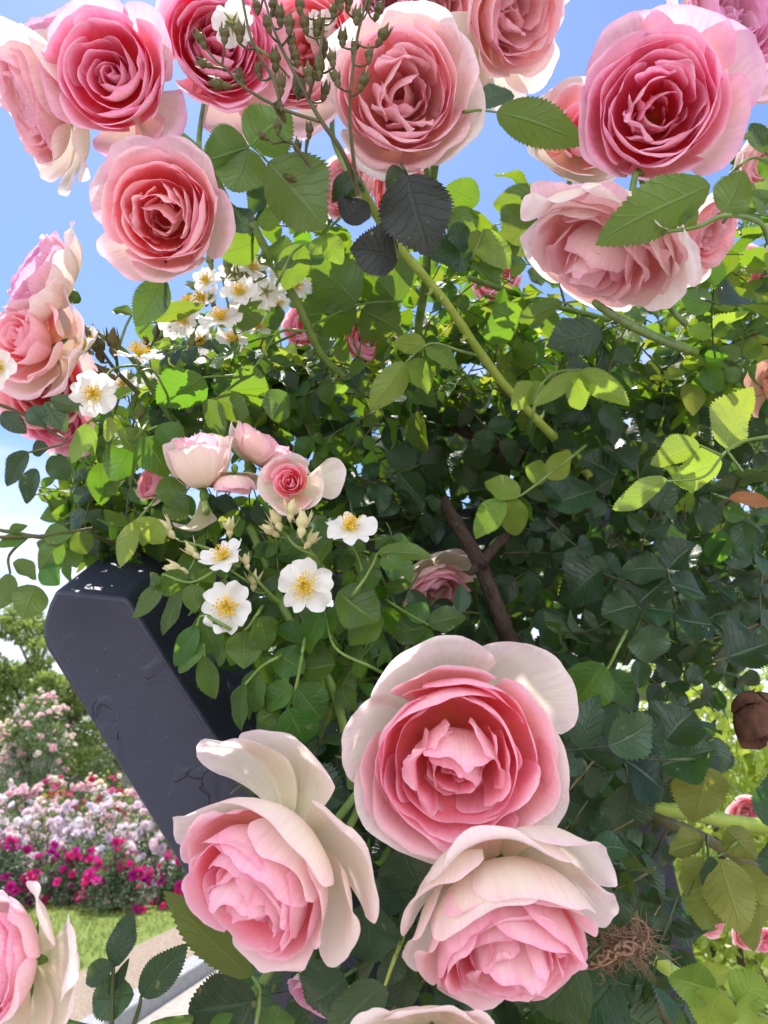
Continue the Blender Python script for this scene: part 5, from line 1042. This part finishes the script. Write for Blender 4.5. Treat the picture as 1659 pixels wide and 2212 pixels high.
# around the white flowers and beam
s("leaflets hanging over the corner of the steel beam",[(345,1258,303,1338,38,.54,1),(352,1238,392,1282,50,.54,1),(345,1245,320,1262,36,.54,1),(397,1275,342,1368,34,.53,1),(412,1262,428,1318,36,.53,1)],[[(470,1230),(412,1258),(350,1240)]],M_,d=.54,lift=.6)
s("narrow leaflets in front of the dark inner side of the beam",[(425,1352,376,1440,42,.53,1),(440,1390,378,1448,38,.53,1),(442,1418,455,1518,44,.53,1),(440,1325,462,1425,62,.53,1)],[[(500,1360),(440,1330),(425,1352)],[(440,1390),(442,1418)]],M_,d=.53,lift=.5)
s("broad green leaf under the lowest white flower",[(528,1362,524,1440,66,.53,1),(560,1332,582,1402,52,.53,1),(480,1385,472,1440,34,.53,1)],[[(560,1320),(540,1350),(528,1362)]],M_,d=.53,lift=.6)
s("lower hanging leaflets left of the two cream standing petals",[(530,1478,508,1578,38,.53,1),(558,1448,545,1535,52,.53,1),(575,1440,590,1420,36,.53,1)],[[(600,1420),(565,1440),(530,1478)]],M_,d=.53,lift=.6)
s("round leaflets left of the large pink rose",[(632,1482,570,1526,46,.53,1),(640,1485,702,1552,64,.53,1),(622,1530,662,1622,78,.52,1),(602,1545,545,1602,52,.53,1),(605,1535,560,1560,40,.53,1)],[[(655,1400),(640,1480),(620,1535)]],M_,d=.53,lift=.6)
s("leaflets right of the fully facing white flower",[(700,1320,640,1412,48,.54,1),(730,1278,805,1352,78,.54,1),(825,1330,755,1390,52,.55,1),(595,1410,655,1450,50,.55,1),(725,1435,652,1450,48,.55,1)],[[(800,1440),(725,1400),(700,1320)]],M_,d=.54,lift=.7)
s("leaflets under the highest white flower",[(795,1222,808,1270,40,.54,1),(815,1195,930,1192,34,.54,-1),(820,1215,870,1210,30,.54,1),(740,1310,690,1370,34,.55,1)],[[(760,1290),(800,1230),(815,1195)]],M_,d=.54,lift=.6)
s("bright leaflets left of the peach rose in shade",[(925,1350,1006,1325,42,.60,1),(920,1345,880,1300,40,.60,1),(918,1355,850,1370,44,.60,1),(930,1360,900,1400,40,.6,1)],[[(840,1300),(880,1325),(925,1350)]],M_,d=.60,lift=.5)
s("yellow lit leaflets above the corner of the beam",[(288,1128,265,1222,40,.58,-1),(300,1125,305,1180,40,.58,-1),(340,1120,320,1175,70,.56,1)],[[(330,1085),(300,1120)]],Y_,d=.58,lift=.5)
s("glossy leaf over the small pink rose at left",[(310,945,366,1022,62,.60,1),(340,920,398,968,48,.60,1),(355,1030,385,1100,50,.58,1),(360,1080,400,1120,46,.58,1)],[[(300,920),(310,945)],[(320,930),(340,920)]],M_,d=.60,lift=.7)
s("drooping leaflets left of the glossy leaf",[(290,952,240,1035,62,.60,-1),(250,930,300,975,40,.60,1),(215,1000,225,1090,45,.61,1),(270,1035,220,1060,34,.61,1)],[[(310,925),(290,952)]],M_,d=.60,lift=.7)
s("sunlit leaf at left under the hanging white flower",[(188,915,165,1002,46,.58,-1),(195,920,190,985,36,.59,1),(236,900,242,955,28,.58,-1)],[[(230,880),(188,915)]],Y_,d=.58,lift=.4)
s("dark leafy twig crossing the stack of roses at the left edge",[(100,868,138,932,42,.56,1),(108,862,182,886,32,.56,-1),(5,890,52,935,34,.56,1),(65,880,95,920,42,.56,1),(60,975,5,1045,42,.57,1),(78,1012,45,1085,36,.57,1),(70,972,105,968,32,.57,1),(110,985,145,1040,40,.57,1)],[[(-20,868),(40,890),(100,925),(140,955),(60,978)],[(90,900),(100,868)]],D_,d=.565,lift=.3,stalk_mat=M_DSTEM)
s("leafy shoot reaching in from the left edge, above the beam",[(22,1240,8,1310,40,.56,-1),(78,1265,48,1332,62,.56,-1),(28,1215,80,1248,40,.56,-1),(130,1165,84,1232,44,.56,-1),(92,1222,132,1262,44,.56,1),(55,1160,-5,1182,28,.56,1),(20,1150,55,1132,20,.56,1),(95,1160,150,1150,36,.56,1),(165,1150,190,1195,40,.57,1)],[[(-20,1160),(60,1160),(130,1152),(200,1140)],[(60,1160),(20,1200),(22,1240)]],M_,d=.56,lift=.35,stalk_mat=M_DSTEM)
s("leaflets on the canopy's left shoulder under the white cluster",[(520,745,455,792,72,.64,1),(440,815,345,880,72,.64,-1),(440,865,492,935,46,.64,-1),(470,860,545,895,50,.64,-1),(580,838,500,842,72,.64,-1),(620,848,578,905,52,.64,-1),(560,700,520,660,80,.64,-1),(590,720,560,660,70,.66,-1)],[[(660,715,.65),(600,720,.65),(540,800,.64),(440,815,.64)],[(540,800,.64),(470,860,.64)]],M_,d=.64,lift=.75)
# bottom of the picture
s("dark shoot with folded leaves rising from the bottom left edge",[(245,2088,280,1968,50,.42,1),(305,2152,396,2055,62,.42,1),(290,2148,184,2155,66,.42,1),(245,2082,175,2128,36,.42,1),(235,2150,275,2075,20,.42,1)],[[(240,2240),(243,2150),(245,2088)],[(280,2240),(300,2180),(305,2152)]],D_,d=.42,lift=.35,srad=.0014)
s("long dark olive leaf pointing up left beneath the lower left front rose",[(545,2108,331,1958,72,.43,1)],[[(556,2200),(562,2140),(545,2108)]],O_,d=.43,lift=.1,srad=.0013)
s("broad dark leaf at the bottom edge left of the black shadow",[(555,2160,392,2190,112,.44,1)],[[(562,2140),(555,2160)]],D_,d=.44,lift=.2)
s("pale green leaf tip at the bottom edge under the lower left front rose",[(560,2225,640,2195,45,.42,1),(455,2225,500,2190,26,.43,1)],[[(570,2240),(560,2225)]],M_,d=.42,lift=.5)
s("grey green toothed leaf at the bottom between the two lower front roses",[(745,2108,652,2192,112,.44,1)],[[(770,2090),(745,2108)]],D_,d=.44,lift=.5)
s("leaf with bright yellow veins at the bottom between the two lower front roses",[(832,2128,705,2212,92,.43,-1)],[[(862,2045),(845,2090),(832,2128)]],D_,d=.43,lift=.1,stalk_mat=M_YSTEM)
s("dark leaves left of the nodding front rose",[(862,2045,825,2150,50,.45,1),(880,2080,870,2190,56,.46,1),(870,1830,900,1930,110,.50,1),(800,1950,790,2080,110,.5,1)],[[(870,2010),(862,2045)]],D_,d=.45,lift=.2)
s("bluish dark leaves behind the nodding front rose's lower right",[(1260,2080,1150,2200,100,.52,1),(1000,2180,1060,2240,80,.46,1)],[[(1290,2050),(1260,2080)]],D_,d=.52,lift=.6)
s("curled orange brown dead leaf at the right edge in the shade",[(1575,1078,1680,1075,28,.66,1)],[[(1550,1070),(1575,1078)]],M_DRYL,d=.66,lift=.5)
# twine
tw=thing("twine_tie","frayed brown jute twine tying a cane to the arch, right of the nodding rose","twine",P(1360,2035,.55)); TO=np.array(tw.location)
M_TWINE=plain_mat("jute twine",(.24,.125,.075),(.42,.26,.17),.9,200,.5,.1)
rt=np.random.default_rng(88); kn_=MB(); fr_=MB()
for k in range(7):
    ph=rt.uniform(0,6.28); ax=unit(rt.normal(0,1,3)); pts=[]
    b1=unit(np.cross(ax,[.3,.5,.8])); b2=np.cross(ax,b1); R=rt.uniform(.004,.009); c0=C2W((rt.normal(0,.008),rt.normal(0,.006),0))
    for j in range(9): a=ph+j*.55; pts.append(c0+R*(b1*math.cos(a)+b2*math.sin(a))+ax*.002*j)
    kn_.tube(spline(pts,20),.0006,5)
for k in range(340):
    t_=rt.uniform(0,1); b=P(1290+110*t_,2075-55*t_,.55)-TO+rt.normal(0,.004,3); dv=C2W((rt.normal(-.1,.8),rt.normal(.2,.6),rt.normal(0,.5)))*rt.uniform(.005,.016)
    fr_.tube(spline([b,b+dv*.5+rt.normal(0,.002,3),b+dv+rt.normal(0,.004,3)],6),np.linspace(.00035,.0001,6),4,cap=False)
wr=spline([P(*q)-TO for q in [(1270,2085,.54),(1310,2065,.535),(1350,2045,.535),(1390,2035,.55)]],20)
for k in range(4): kn_.tube(wr+rt.normal(0,.0018,3)+.0025*np.stack([np.sin(np.arange(20)*1.1+k*1.6),np.cos(np.arange(20)*1.1+k*1.6),np.sin(np.arange(20)*.9+k)],1),.0011,6)
kn_.build("knot",M_TWINE,tw); o=fr_.build("frayed_fibres",M_TWINE,tw); o["kind"]="stuff"
